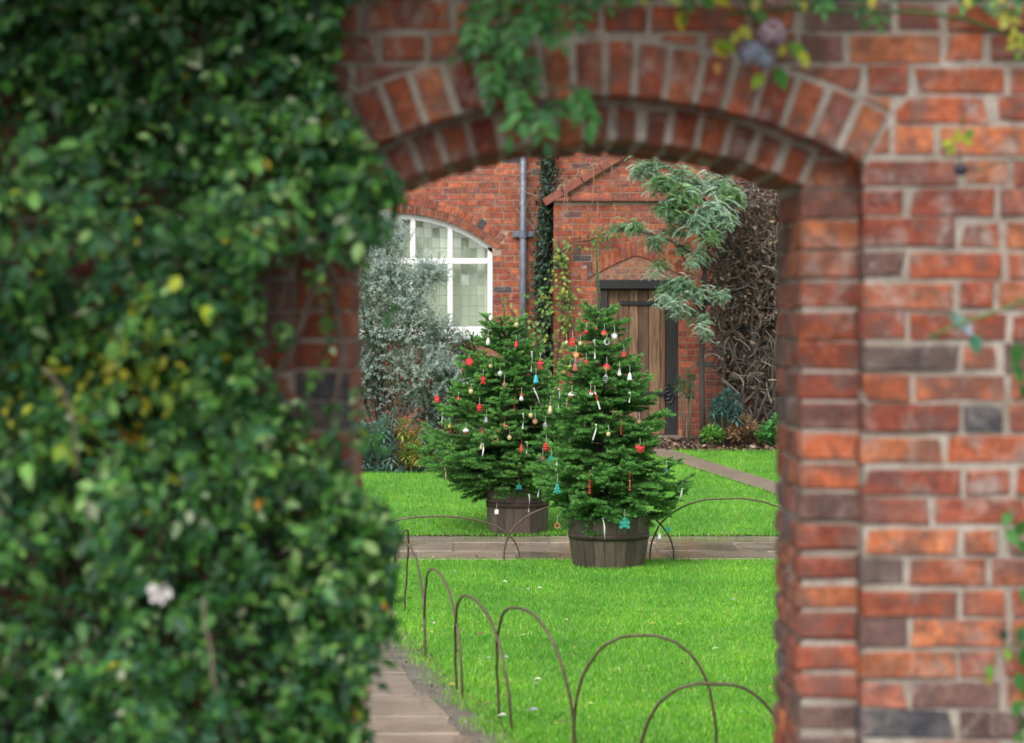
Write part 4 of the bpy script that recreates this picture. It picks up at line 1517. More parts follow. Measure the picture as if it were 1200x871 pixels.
FT, RT = 'front fir', 'rear fir'
ORN = [
 # tree, kind, px, py, size in px, colour, name, label
 (1, 'capped', 708, 391, 9, ORANGE, 'orange_bauble', 'orange bauble with a red cap high on the front fir'),
 (1, 'flower', 711, 401, 10, WHITE, 'flower_ornament', 'white flower ornament with a black centre near the top of the front fir'),
 (1, 'disc', 720, 394, 9, (0.42, 0.42, 0.44), 'patterned_disc', 'silvery grey patterned disc right of the white flower ornament'),
 (1, 'bead', 687, 389, 6, RED, 'red_bauble', 'small red bauble high on the left of the front fir'),
 (1, 'square', 671, 401, 11, RED, 'red_plaque', 'narrow red plaque between two cream baubles on the front fir'),
 (1, 'bead', 664, 402, 6, CREAM, 'cream_bauble', 'cream bauble left of the narrow red plaque on the front fir'),
 (1, 'bead', 680, 403, 6, CREAM, 'cream_bauble', 'cream bauble right of the narrow red plaque on the front fir'),
 (1, 'disc', 675, 416, 9, ORANGE, 'orange_disc', 'orange wooden disc on the upper left of the front fir'),
 (1, 'tree', 674, 430, 12, PINK, 'pink_felt_tree', 'pinkish felt tree on the upper left of the front fir'),
 (1, 'ginger', 687, 425, 9, RED, 'red_figure', 'small red figure beside the pinkish felt tree'),
 (1, 'square', 731, 416, 7, RED, 'red_parcel', 'small red parcel on the upper right of the front fir'),
 (1, 'capped', 711, 431, 11, ORANGE, 'orange_bauble', 'large orange bauble with a red cap in the upper middle of the front fir'),
 (1, 'cone', 710, 444, 13, GREYC, 'grey_cone', 'grey cone below the large orange bauble on the front fir'),
 (1, 'ribbon', 697, 410, 26, (*WHITE, 0.01), 'white_ribbon', 'white ribbon hanging near the top of the front fir'),
 (1, 'snowman', 726, 437, 11, GREYC, 'snowman', 'small white snowman with a grey hat on the front fir'),
 (1, 'bell', 738, 441, 11, WHITE, 'white_bell', 'white bell on the right of the front fir beside the door'),
 (1, 'capped', 670, 464, 11, WOODC, 'brown_bauble', 'brown bauble with a white cap on the left of the front fir'),
 (1, 'cane', 697, 470, 24, WHITE, 'candy_cane', 'red and white candy cane in the middle of the front fir'),
 (1, 'snowman', 692, 462, 10, RED, 'snowman', 'small white snowman with a red hat beside the candy cane'),
 (1, 'ribbon', 697, 507, 22, (*WHITE, -0.02), 'white_ribbon', 'short white ribbon below the candy cane on the front fir'),
 (1, 'bead', 713, 509, 6.5, CREAM, 'cream_bauble', 'single cream bauble in the centre of the front fir'),
 (1, 'stick', 728, 505, 12, RED, 'red_bead_string', 'short red bead string right of the central cream bauble'),
 (1, 'disc', 749, 494, 7, WOODC, 'wooden_disc', 'wooden disc on the right edge of the front fir above the red bird'),
 (1, 'bird', 750, 526, 15, RED, 'red_bird', 'bright red bird on the lower right of the front fir'),
 (1, 'cone', 640, 524, 14, RED, 'red_cone', 'red cone on the left edge of the front fir'),
 (1, 'disc', 636, 537, 8, BROWN, 'brown_disc', 'dark brown disc below the red cone'),
 (1, 'bear', 646, 537, 10, TEAL, 'teal_felt_figure', 'small teal felt figure beside the dark brown disc'),
 (1, 'ribbon', 652, 545, 17, (*WHITE, 0.0), 'white_ribbon', 'short white ribbon under the small teal felt figure'),
 (1, 'tree', 653, 572, 17, TEAL, 'teal_felt_tree', 'teal felt tree low on the left of the front fir'),
 (1, 'stick', 691, 571, 21, RED, 'red_bead_string', 'long dark red bead string low in the middle of the front fir'),
 (1, 'stick', 738, 569, 16, (0.42, 0.09, 0.05), 'red_bead_string', 'rusty red bead string low on the right of the front fir'),
 (1, 'bear', 732, 613, 18, TEAL, 'teal_felt_figure', 'large teal felt figure hanging over the rim of the front tub'),
 (1, 'bear', 783, 620, 9, TEAL, 'teal_felt_figure', 'teal felt figure hanging lowest right of the front tub'),
 (1, 'bell', 773, 628, 9, (0.5, 0.5, 0.52), 'silver_bell', 'silver bell hanging by the hoop right of the front tub'),
 (1, 'tree', 781, 553, 12, BLUE, 'blue_felt_tree', 'dark blue felt tree on the right edge of the front fir'),
 (1, 'ribbon', 797, 582, 22, (*WHITE, -0.03), 'white_ribbon', 'white ribbon sticking out from the right edge of the front fir'),
 (1, 'ring', 653, 616, 9, (0.36, 0.17, 0.07), 'wooden_ring', 'wooden ring hanging lowest on the left of the front fir'),
 (1, 'ribbon', 708, 620, 30, (*WHITE, 0.02), 'white_ribbon', 'white ribbon hanging down the face of the front tub'),
 (1, 'figure', 645, 478, 18, (0.55, 0.45, 0.26), 'angel_figure', 'cream robed figure between the two firs'),
 (1, 'ribbon', 655, 468, 28, (*WHITE, 0.0), 'white_ribbon', 'white ribbon beside the cream robed figure on the front fir'),
 (1, 'disc', 664, 479, 8, BROWN, 'brown_disc', 'dark disc below the brown bauble on the front fir'),
 (1, 'bead', 668, 430, 5.5, GOLD, 'gold_bauble', 'tiny gold bauble at the far left of the pinkish felt tree'),
 (1, 'ribbon', 738, 466, 14, (*WHITE, 0.0), 'white_ribbon', 'short white ribbon below the white bell on the front fir'),
 (2, 'disc', 550, 424, 11, RED, 'red_disc', 'round red disc at the upper left of the rear fir'),
 (2, 'drop', 542, 432, 9, (0.35, 0.13, 0.05), 'brown_drop', 'rusty brown drop beside the round red disc'),
 (2, 'ginger', 566, 445, 13, RED, 'red_figure', 'red figure below the round red disc on the rear fir'),
 (2, 'bell', 605, 403, 9, RED, 'red_bell', 'red bell near the top right of the rear fir'),
 (2, 'bead', 605, 381, 7, CREAM, 'cream_bauble', 'cream bauble at the very top of the rear fir'),
 (2, 'ginger', 633, 427, 15, RED, 'red_figure', 'large red gingerbread figure at the upper right of the rear fir'),
 (2, 'bell', 628, 444, 12, CYAN, 'turquoise_bell', 'turquoise bell below the large red gingerbread figure'),
 (2, 'ribbon', 632, 472, 40, (*WHITE, 0.09), 'white_ribbon', 'long slanting white ribbon below the turquoise bell'),
 (2, 'bead', 575, 429, 6, CREAM, 'cream_bauble', 'cream bauble in the upper middle of the rear fir'),
 (2, 'figure', 572, 398, 16, (0.70, 0.66, 0.58), 'angel_figure', 'white robed figure near the top left of the rear fir'),
 (2, 'ribbon', 623, 424, 28, (*WHITE, 0.0), 'white_ribbon', 'straight white ribbon left of the large red gingerbread figure'),
 (2, 'bead', 586, 438, 7, (0.5, 0.52, 0.54), 'silver_bauble', 'silver bauble in the middle of the rear fir'),
 (2, 'ginger', 591, 451, 10, (0.28, 0.15, 0.08), 'brown_figure', 'brown figure below the silver bauble'),
 (2, 'bead', 552, 459, 7, CREAM, 'cream_bauble', 'cream bauble on the left of the rear fir below the red figure'),
 (2, 'square', 512, 468, 9, RED, 'red_plaque', 'red plaque at the far left tip of the rear fir'),
 (2, 'capped', 537, 469, 8, CREAM, 'cream_bauble', 'cream bauble with a red cap on the left of the rear fir'),
 (2, 'ribbon', 518, 491, 24, (*WHITE, 0.0), 'white_ribbon', 'white ribbon at the far left below the red plaque'),
 (2, 'cone', 562, 478, 13, RED, 'red_cone', 'red cone in the left middle of the rear fir'),
 (2, 'snowman', 611, 466, 11, RED, 'snowman', 'white snowman with a red hat on the rear fir'),
 (2, 'bead', 622, 487, 6.5, CREAM, 'cream_bauble', 'cream bauble right of the red star on the rear fir'),
 (2, 'disc', 627, 494, 8, WOODC, 'wooden_disc', 'wooden disc on the right of the rear fir under a cream bauble'),
 (2, 'bell', 570, 491, 10, GREYC, 'grey_bell', 'grey bell just left of the red star'),
 (2, 'star', 591, 500, 12, (0.58, 0.09, 0.10), 'red_star', 'red star in the middle of the rear fir'),
 (2, 'ribbon', 613, 494, 22, (*WHITE, 0.0), 'white_ribbon', 'white ribbon hanging right of the red star'),
 (2, 'capped', 546, 506, 9, WOODC, 'brown_bauble', 'brown bauble with a white cap low on the left of the rear fir'),
 (2, 'ring', 580, 514, 10, (0.33, 0.17, 0.08), 'wooden_ring', 'wooden ring below the red star on the rear fir'),
 (2, 'bead', 597, 513, 6.5, CREAM, 'cream_bauble', 'cream bauble beside the wooden ring below the red star'),
 (2, 'cone', 639, 499, 11, GREYC, 'grey_cone', 'grey cone at the foot of the long slanting white ribbon'),
 (2, 'drop', 611, 526, 13, RED, 'red_drop', 'red drop low on the right of the rear fir'),
 (2, 'ribbon', 617.6, 525, 16, (*WHITE, 0.0), 'white_ribbon', 'short white ribbon right of the red drop'),
 (2, 'bead', 529, 525, 6.5, CREAM, 'cream_bauble', 'lowest cream bauble on the left of the rear fir'),
 (2, 'bell', 564, 523, 8, CREAM, 'cream_bell', 'cream bell with a ribbon low on the rear fir'),
 (2, 'ribbon', 566, 528, 18, (*WHITE, 0.0), 'white_ribbon', 'white ribbon beside the cream bell'),
 (2, 'ribbon', 522, 556, 24, (0.62, 0.52, 0.30, 0.02), 'gold_ribbon', 'gold ribbon hanging low on the left of the rear fir'),
 (2, 'bear', 608, 570, 10, TEAL, 'teal_felt_figure', 'teal felt figure above the rear tub'),
 (2, 'ribbon', 620, 590, 25, (*WHITE, 0.0), 'white_ribbon', 'white ribbon hanging on the rear tub'),
 (2, 'square', 582, 600, 7, WHITE, 'white_tag', 'white tag hanging at the left rim of the rear tub'),
 (2, 'ribbon', 631, 576, 16, (*WHITE, 0.0), 'white_ribbon', 'white ribbon between the rear tub and the front fir'),
 (2, 'bead', 527, 500, 5.5, GOLD, 'gold_bauble', 'tiny gold bauble on the far left of the rear fir'),
 (2, 'stick', 603, 479, 10, RED, 'red_bead_string', 'short red bead string above the red star'),
]
for (tr, kind, px, py, spx, col, name, label) in ORN:
    Rf, Af, yt = (R1, A1, T1.y) if tr == 1 else (R2, A2, T2.y)
    yy = yt - 0.3
    for _ in range(3):
        p = P(px, py, yy)
        c = Af(p.z)
        rr = Rf(p.z) * 1.06
        dx = p.x - c.x
        yy = c.y - math.sqrt(max(0.0, rr * rr - dx * dx)) * random.uniform(0.86, 0.98) - 0.006
    p = P(px, py, yy)
    ornament(kind, p, spx * yy / FPX * 0.82, col, label, name)

# ------------------------------------------------------------------ the climber that smothers the left side of the wall
def interp(tab, v):
    return float(np.interp(v, [t[0] for t in tab], [t[1] for t in tab]))
EDGE = [(-200, 395), (0, 385), (60, 375), (110, 372), (150, 398), (190, 425), (235, 468), (265, 460), (285, 420), (300, 350), (318, 290), (430, 280), (455, 300),
        (500, 335), (545, 370), (580, 418), (620, 446), (700, 446), (745, 436), (785, 412), (871, 408), (1100, 400), (1300, 390)]
climber = thing('climbing_plant', (-1.2, 5.6, 0), 'dense dark green climbing plant smothering the left side of the arch', 'climber')
LG = [(0.022, 0.092, 0.020), (0.032, 0.125, 0.024), (0.015, 0.065, 0.018), (0.048, 0.165, 0.030), (0.025, 0.105, 0.036), (0.042, 0.15, 0.018), (0.085, 0.22, 0.035), (0.03, 0.11, 0.05)]
LPALE = [(0.24, 0.36, 0.17), (0.32, 0.42, 0.24), (0.17, 0.30, 0.10), (0.40, 0.46, 0.30)]
LYEL = [(0.36, 0.42, 0.03), (0.22, 0.33, 0.03), (0.38, 0.36, 0.03), (0.16, 0.28, 0.03)]
LORG = [(0.5, 0.22, 0.02), (0.42, 0.30, 0.02)]
bases, axes_, nors, Ls_, Ws_, cols_ = [], [], [], [], [], []
stem_mb = []
rs = random.Random(5)
EDGE_ON = [True]
def leaf_add(p, ax, nr, L, W, c):
    if EDGE_ON[0]:
        qx, qy = 600 + p.x / p.y * FPX, 370 - (p.z - CAM_H) / p.y * FPX
        if qx > interp(EDGE, qy) + 12 + abs(rs.gauss(0, 9)):
            return
    bases.append(tuple(p)); axes_.append(tuple(ax)); nors.append(tuple(nr)); Ls_.append(L); Ws_.append(W); cols_.append(c)
def rvec(s=1.0):
    return Vector((rs.gauss(0, s), rs.gauss(0, s), rs.gauss(0, s)))
def depth_at(px, py):
    """how far the mass stands out from the wall there"""
    n_ = noise.noise(Vector((px * 0.0085, py * 0.0085, 3.1))) + 0.5 * noise.noise(Vector((px * 0.021, py * 0.021, 9.7)))
    edge = min(1.0, max(0.12, (interp(EDGE, py) - px) / 190.0))
    base = 0.42 + 0.55 * n_
    for (hx, hy, hr, hd) in ((285, 740, 75, 0.45), (60, 330, 60, 0.25), (200, 215, 55, 0.25), (60, 60, 130, 0.55), (240, 60, 110, 0.5), (150, 20, 130, 0.4), (40, 820, 90, 0.45), (205, 500, 45, 0.3)):
        d = math.hypot(px - hx, py - hy) / hr
        base -= hd * math.exp(-d * d)
    return max(0.03, base) * edge
def leaf_colour(px, py):
    r = rs.random()
    young = max(math.exp(-(((px - a) / w) ** 2 + ((py - b) / h) ** 2)) for a, b, w, h in ((340, 190, 90, 90), (350, 640, 80, 110), (270, 440, 70, 90), (130, 430, 110, 60), (120, 600, 70, 70), (60, 180, 70, 60)))
    yel0 = math.exp(-(((px - 125) / 80.0) ** 2 + ((py - 430) / 48.0) ** 2))
    if rs.random() < 0.5 * young * (1 - yel0):
        c = rs.choice([(0.09, 0.25, 0.04), (0.13, 0.31, 0.06), (0.17, 0.36, 0.07), (0.10, 0.27, 0.09), (0.26, 0.42, 0.14)])
        k = rs.uniform(0.8, 1.25)
        return tuple(q * k for q in c)
    yel = math.exp(-(((px - 125) / 80.0) ** 2 + ((py - 430) / 48.0) ** 2))
    if r < 0.85 * yel:
        c = rs.choice(LYEL)
    elif rs.random() < 0.03:
        c = rs.choice(LPALE)
    elif rs.random() < 0.004:
        c = rs.choice(LYEL)
    elif rs.random() < 0.002:
        c = rs.choice(LORG)
    else:
        c = rs.choice(LG)
    k = rs.uniform(0.8, 1.25)
    return tuple(q * k for q in c)
def grow_shoot(p, d, n, step, px, py, size=1.0, stem_c=(0.09, 0.075, 0.04), keep_stem=False, droop=0.12):
    pts = [p.copy()]
    for i in range(n):
        d = (d + rvec(0.16) + Vector((0, 0, -droop))).normalized()
        p = p + d * step
        if p.y > 5.86: p.y = 5.86 - rs.uniform(0, 0.02)
        pts.append(p.copy())
        for s_ in ((1, -1) if rs.random() < 0.75 else (rs.choice((1, -1)),)):
            sdv = d.cross(Vector((0, -1, 0.4)))
            if sdv.length < 0.05: sdv = d.orthogonal()
            sdv.normalize()
            ax = (sdv * s_ * 0.8 + d * 0.55 + Vector((0, 0, -0.35)) + rvec(0.28)).normalized()
            nr = (Vector((0, -0.75, 0.75)) + rvec(0.45)).normalized()
            L = (rs.uniform(0.018, 0.036) if rs.random() < 0.78 else rs.uniform(0.036, 0.054)) * size
            leaf_add(p, ax, nr, L, L * rs.uniform(0.52, 0.72), leaf_colour(px, py))
    if keep_stem or rs.random() < 0.25:
        stem_mb.append((pts, stem_c))
count = 0
for _ in range(8600):
    py = rs.uniform(-190, 1290)
    e = interp(EDGE, py)
    px = e - abs(rs.random() ** 0.85) * (e + 560) if rs.random() < 0.9 else e - rs.uniform(0, 60)
    if px < 0 and rs.random() < 0.55: continue
    if py > 900 and rs.random() < 0.55: continue
    dp = depth_at(px, py)
    yy = W0 - 0.03 - dp * (rs.uniform(0.6, 1.0) if rs.random() < 0.64 else rs.uniform(0.0, 0.6))
    p = P(px, py, yy)
    if p.z < 0.02 or p.z > ZTOP + 0.25: continue
    gap = noise.noise(Vector((px * 0.018, py * 0.018, 40.0))) + 0.6 * noise.noise(Vector((px * 0.04, py * 0.04, 71.0)))
    if gap < -0.08 and (W0 - yy) > 0.12 and rs.random() < 0.85: continue
    d = Vector((rs.gauss(0, 0.5), -0.45, rs.gauss(0.05, 0.5))).normalized()
    grow_shoot(p, d, rs.randint(3, 8), 0.030, px, py)
EDGE_ON[0] = False
# sparse sprays across the bricks and the opening's left edge
for _ in range(34):
    py = rs.uniform(270, 600)
    px = rs.uniform(300, 425) if py < 460 else rs.uniform(340, 432)
    p = P(px, py, W0 - rs.uniform(0.03, 0.16))
    grow_shoot(p, Vector((rs.gauss(0.1, 0.5), -0.3, rs.gauss(-0.2, 0.4))).normalized(), rs.randint(2, 4), 0.032, px, py, 0.95)
n = len(bases)
Vb, Fb, Cb = leaves_np(np.array(bases), np.array(axes_), np.array(nors), np.array(Ls_), np.array(Ws_), np.array(cols_))
ordr = np.argsort(np.array(bases)[:, 1] + 100 * (np.array(bases)[:, 0] < -1.25) + 100 * (np.array(bases)[:, 2] < 0.85))
big = set(int(i) for i in ordr[:280])
keep = np.array([i not in big for i in range(n)])
Fk = Fb.reshape(n, 6, 3)[keep].reshape(-1, 3)
fo = link(mesh_np('foliage', Vb, Fk, Cb), 'foliage', M['leaf'], climber)
fo['kind'] = 'stuff'
fan6 = np.array([(6, k, (k + 1) % 6) for k in range(6)])
for i in sorted(big):                             # the leaves that stand out nearest are parts of their own
    link(mesh_np('leaf', Vb.reshape(n, 7, 3)[i], fan6, Cb.reshape(n, 7, 3)[i]), 'leaf', M['leaf'], climber)
print('climber leaves', n)
sm = MB()
for pts, c in stem_mb:
    sm.tube(pts, [0.0022] * len(pts), 4, c, cap=False)
sm.build('twigs', M['stem'], climber)['kind'] = 'stuff'
for k in range(9):                                # the old woody stems against the wall
    x0 = rs.uniform(-1.6, -0.5)
    pts = []
    for i in range(14):
        z = 2.9 * i / 13
        pts.append((x0 + 0.12 * math.sin(i * 0.7 + k) + 0.03 * rs.gauss(0, 1), W0 - 0.04 - 0.05 * rs.random(), z))
    sm = MB(); sm.tube(pts, [0.014 - 0.0006 * i for i in range(14)], 6, (0.13, 0.10, 0.075)); sm.build('stem', M['bark'], climber, True)
for pl in ([(352, 118), (357, 95), (358, 75), (364, 55), (368, 30), (378, -20)], [(88, 560), (91, 540), (88, 515), (86, 490), (76, 462), (66, 447), (52, 432)], [(238, 700), (240, 730), (248, 765), (249, 790), (254, 815)]):
    sm = MB(); yq = W0 - (0.10 if pl[0][0] > 300 else 0.62)
    sm.tube([P(a, b, yq - 0.01 * i) for i, (a, b) in enumerate(pl)], 0.0032, 6, (0.22, 0.17, 0.12)); sm.build('stem', M['bark'], climber, True)
# one pale faded bloom in the leaves
mb = MB()
pc = P(188, 690, 5.2)
for k in range(5):
    a = k * 2 * PI / 5
    ax = Vector((math.cos(a) * 0.6, -0.5, math.sin(a) * 0.6 - 0.35))
    V_, F_, C_ = leaves_np(np.array([tuple(pc)]), np.array([tuple(ax)]), np.array([[0, -0.7, 0.7]]), [0.038], [0.030], np.array([[0.72, 0.66, 0.70]]))
    mb.add([tuple(v) for v in V_], [tuple(f) for f in F_], (0.72, 0.66, 0.70))
mb.build('bloom', M['matt_leaf'], climber)

# ------------------------------------------------------------------ rose sprays hanging over the top of the arch
def compound(par, p, d, n_pairs, step, L, pal, keep=True, stem_r=0.0022, stem_c=(0.06, 0.10, 0.03)):
    """a leaf of paired leaflets along a stalk; each leaflet is a part"""
    pts = [p.copy()]
    for i in range(n_pairs + 1):
        d = (d + Vector((0, 0, -0.10)) + rvec(0.08)).normalized()
        p = p + d * step
        pts.append(p.copy())
        sdv = d.cross(Vector((0, -1, 0.2)))
        if sdv.length < 0.05: sdv = d.orthogonal()
        sdv.normalize()
        for s_ in ((1, -1) if i < n_pairs else (0,)):
            ax = (sdv * s_ * 0.9 + d * (0.5 if s_ else 1) + Vector((0, -0.15, -0.25)) + rvec(0.12)).normalized()
            nr = (Vector((0, -0.85, 0.6)) + rvec(0.3)).normalized()
            ll = L * rs.uniform(0.8, 1.15)
            c = np.array([rs.choice(pal)]) * rs.uniform(0.85, 1.2)
            V_, F_, C_ = leaves_np(np.array([tuple(p)]), np.array([tuple(ax)]), np.array([tuple(nr)]), [ll], [ll * 0.55], c)
            link(mesh_np('leaf', V_, F_, C_), 'leaf', M['leaf'], par)
    mb = MB(); mb.tube(pts, stem_r, 5, stem_c); mb.build('stalk', M['stem'], par)
def cane(par, pix, r0, col, yq):
    mb = MB()
    mb.tube([P(a, b, yq - dy) for (a, b, dy) in pix], r0, 6, col)
    return mb.build('cane', M['stem'], par, True)
GREENS = [(0.035, 0.15, 0.030), (0.05, 0.19, 0.040), (0.03, 0.12, 0.04), (0.07, 0.22, 0.05)]
spray = thing('hanging_spray', P(620, 60, 5.8), 'dark green leafy rose spray hanging over the left half of the arch', 'plant')
cane(spray, [(600, -40, 0.05), (585, 20, 0.12), (592, 70, 0.15), (612, 105, 0.16), (625, 125, 0.16)], 0.0045, (0.06, 0.10, 0.03), W0)
cane(spray, [(610, 100, 0.15), (650, 105, 0.17), (672, 100, 0.17)], 0.003, (0.06, 0.10, 0.03), W0)
for (px, py, dx, dz, np_) in ((590, -5, -0.6, -0.5, 3), (585, 25, -0.7, -0.3, 2), (588, 40, 0.5, -0.6, 2), (595, 75, -0.4, -0.7, 3), (605, 95, 0.1, -0.8, 3), (615, 110, -0.3, -0.9, 3), (625, 118, 0.3, -0.9, 3),
                              (650, 105, 0.2, -0.9, 2), (665, 98, 0.6, -0.6, 3), (672, 100, 0.3, -0.9, 3), (620, -10, 0.3, -0.9, 3), (640, -12, 0.1, -0.9, 2), (600, 20, 0.2, -0.6, 2), (575, 60, 0.1, -0.9, 3), (606, 60, 0.3, -0.5, 2),
                              (565, 5, -0.3, -0.6, 3), (625, 15, 0.6, -0.5, 3)):
    compound(spray, P(px, py, W0 - rs.uniform(0.10, 0.2)), Vector((dx, -0.2, dz)).normalized(), np_, 0.026, 0.046, GREENS)
    if py < 80:
        compound(spray, P(px + rs.uniform(-25, 25), py + rs.uniform(-20, 10), W0 - rs.uniform(0.06, 0.14)), Vector((rs.uniform(-0.8, 0.8), -0.2, dz)).normalized(), np_, 0.026, 0.044, GREENS)
spray2 = thing('hanging_spray', P(675, -5, 5.8), 'short green rose spray above the crown of the arch', 'plant')
cane(spray2, [(655, -60, 0.03), (665, -20, 0.1), (680, -2, 0.12)], 0.004, (0.06, 0.10, 0.03), W0)
for (px, py, dx, dz, np_) in ((670, -15, 0.2, -0.9, 3), (685, -5, 0.2, -0.9, 2), (690, -15, 0.6, -0.6, 2), (650, -10, -0.3, -0.9, 2), (740, -25, 0.1, -0.9, 1)):
    compound(spray2, P(px, py, W0 - 0.13), Vector((dx, -0.2, dz)).normalized(), np_, 0.022, 0.036, GREENS)

# faded hydrangea-like heads with yellowing leaves over the right half
YG = [(0.30, 0.32, 0.03), (0.40, 0.36, 0.03), (0.10, 0.20, 0.03), (0.05, 0.16, 0.03)]
fade = thing('hanging_spray', P(880, 50, 5.8), 'spray with faded lilac blooms and yellowing leaves over the right half of the arch', 'plant')
cane(fade, [(860, -40, 0.03), (880, 10, 0.08), (893, 45, 0.10), (900, 60, 0.1)], 0.0045, (0.09, 0.12, 0.04), W0)
cane(fade, [(790, -40, 0.03), (796, 0, 0.1), (798, 15, 0.1)], 0.003, (0.09, 0.12, 0.04), W0)
def loose_leaf(par, px, py, yq, L, col, ax=None, nr=None, w=0.62):
    ax = Vector(ax) if ax else (Vector((0, -0.2, -1)) + rvec(0.5)).normalized()
    nr = Vector(nr) if nr else (Vector((0, -0.9, 0.4)) + rvec(0.25)).normalized()
    p = P(px, py, yq) - ax * L * 0.5
    V_, F_, C_ = leaves_np(np.array([tuple(p)]), np.array([tuple(ax)]), np.array([tuple(nr)]), [L], [L * w], np.array([col]))
    return link(mesh_np('leaf', V_, F_, C_), 'leaf', M['matt_leaf'], par)
def bloom(par, px, py, yq, R, col, n=26):
    c = P(px, py, yq)
    B, A_, N_, Cc = [], [], [], []
    for k in range(n):
        dv = Vector((rs.gauss(0, 1), -abs(rs.gauss(0, 1)), rs.gauss(0, 1))).normalized()
        pos = c + dv * R * 0.8
        for q in range(4):
            a = q * PI / 2 + rs.random()
            u = dv.orthogonal().normalized(); w_ = dv.cross(u)
            B.append(tuple(pos)); A_.append(tuple(u * math.cos(a) + w_ * math.sin(a) + dv * 0.2)); N_.append(tuple(dv)); k2 = rs.uniform(0.8, 1.15); Cc.append(tuple(x * k2 for x in col))
    V_, F_, C_ = leaves_np(np.array(B), np.array(A_), np.array(N_), np.full(len(B), 0.016), np.full(len(B), 0.014), np.array(Cc))
    o = link(mesh_np('bloom', V_, F_, C_), 'bloom', M['matt_leaf'], par)
bloom(fade, 880, 62, W0 - 0.12, 0.034, (0.30, 0.32, 0.46))
bloom(fade, 905, 40, W0 - 0.13, 0.036, (0.46, 0.34, 0.42))
bloom(fade, 908, -4, W0 - 0.12, 0.030, (0.55, 0.36, 0.36))
bloom(fade, 897, 68, W0 - 0.14, 0.024, (0.30, 0.34, 0.44), 16)
for (px, py, L, c, ax) in ((798, 25, 0.055, (0.50, 0.42, 0.02), (0.1, -0.2, -1)), (852, 56, 0.07, (0.16, 0.26, 0.02), (0.9, -0.2, -0.5)), (845, 60, 0.05, (0.42, 0.38, 0.03), (0.8, -0.2, -0.6)), (915, 92, 0.062, (0.045, 0.20, 0.02), (0.4, -0.2, -0.9)),
                           (935, 62, 0.07, (0.10, 0.24, 0.02), (0.5, -0.3, -0.8)), (942, 70, 0.05, (0.34, 0.36, 0.03), (0.4, -0.3, -0.9)), (888, 95, 0.05, (0.20, 0.32, 0.02), (-0.5, -0.3, -0.8)), (845, 2, 0.05, (0.42, 0.38, 0.02), (0.9, -0.2, -0.3)),
                           (788, 0, 0.05, (0.42, 0.45, 0.12), (0.8, -0.2, -0.4)), (873, 38, 0.045, (0.36, 0.38, 0.04), (0.5, -0.2, -0.7)), (862, 44, 0.04, (0.30, 0.30, 0.03), (-0.5, -0.2, -0.8)), (917, 58, 0.035, (0.50, 0.50, 0.04), (-0.3, -0.3, -0.8)),
                           (890, 18, 0.05, (0.06, 0.16, 0.03), (0.6, -0.2, -0.5)), (828, 2, 0.05, (0.05, 0.20, 0.03), (0.6, -0.2, -0.6)), (840, 80, 0.03, (0.50, 0.26, 0.06), (0.2, -0.2, -0.9)), (885, 5, 0.04, (0.45, 0.42, 0.12), (-0.2, -0.3, -0.9))):
    loose_leaf(fade, px, py, W0 - rs.uniform(0.08, 0.16), L, c, ax)
runner = thing('climbing_cane', P(1050, 20, 5.85), 'long green climbing cane running along the top right of the wall', 'plant')
cane(runner, [(850, 16, 0.04), (930, 10, 0.06), (1000, 14, 0.06), (1080, 14, 0.06), (1130, 22, 0.05), (1180, 40, 0.05), (1240, 70, 0.04)], 0.0055, (0.07, 0.13, 0.03), W0)
for (px, py, dx, dz, np_) in ((1015, -15, 0.0, -0.9, 1), (1000, 5, 0.5, -0.6, 1), (1030, 10, 0.0, -0.9, 1), (1175, 5, 0.3, -0.7, 2), (1190, 30, 0.1, -0.9, 2), (1165, -10, 0.3, -0.8, 2), (970, -10, -0.2, -0.9, 1)):
    compound(runner, P(px, py, W0 - 0.08), Vector((dx, -0.2, dz)).normalized(), np_, 0.02, 0.034, GREENS if px < 1100 else YG)
for _ in range(26):
    px = rs.uniform(690, 1230)
    compound(runner, P(px, rs.uniform(-45, -12), W0 - rs.uniform(0.03, 0.14)), Vector((rs.uniform(-0.6, 0.6), -0.2, -0.8)).normalized(), rs.choice((1, 1, 2)), 0.02, 0.036, GREENS if rs.random() < 0.8 else YG)
sprig = thing('rose_sprig', P(1125, 185, 5.85), 'small yellow green sprig with a dark hip on the right brickwork', 'plant')
cane(sprig, [(1260, 190, 0.02), (1200, 188, 0.05), (1170, 190, 0.06), (1150, 200, 0.06), (1127, 196, 0.07), (1124, 175, 0.07)], 0.003, (0.06, 0.07, 0.03), W0)
for (px, py, c, ax) in ((1110, 168, (0.36, 0.42, 0.03), (-0.9, -0.3, -0.2)), (1132, 165, (0.25, 0.38, 0.03), (0.6, -0.3, -0.5)), (1122, 160, (0.36, 0.45, 0.04), (0, -0.3, 0.9)), (1135, 158, (0.10, 0.26, 0.03), (0.5, -0.3, 0.6)), (1114, 176, (0.22, 0.3, 0.03), (-0.6, -0.3, -0.7))):
    loose_leaf(sprig, px, py, W0 - 0.08, 0.034, c, ax)
mb = MB(); ball(mb, tuple(P(1126, 199, W0 - 0.075)), 0.017, (0.02, 0.018, 0.03), 0.9, 10); mb.build('hip', M['craft'], sprig, True)
mb = MB(); mb.tube([P(1128, 150, W0 - 0.05), P(1128, 137, W0 - 0.06)], 0.004, 5, (0.15, 0.14, 0.05)); mb.build('stalk', M['stem'], sprig)
twig = thing('rose_sprig', P(1130, 385, 5.8), 'green twig with two blue green leaves poking in from the right edge', 'plant')
cane(twig, [(1260, 335, 0.06), (1196, 354, 0.10), (1165, 366, 0.11), (1138, 375, 0.12), (1115, 383, 0.12), (1090, 396, 0.12)], 0.0052, (0.12, 0.17, 0.05), W0)
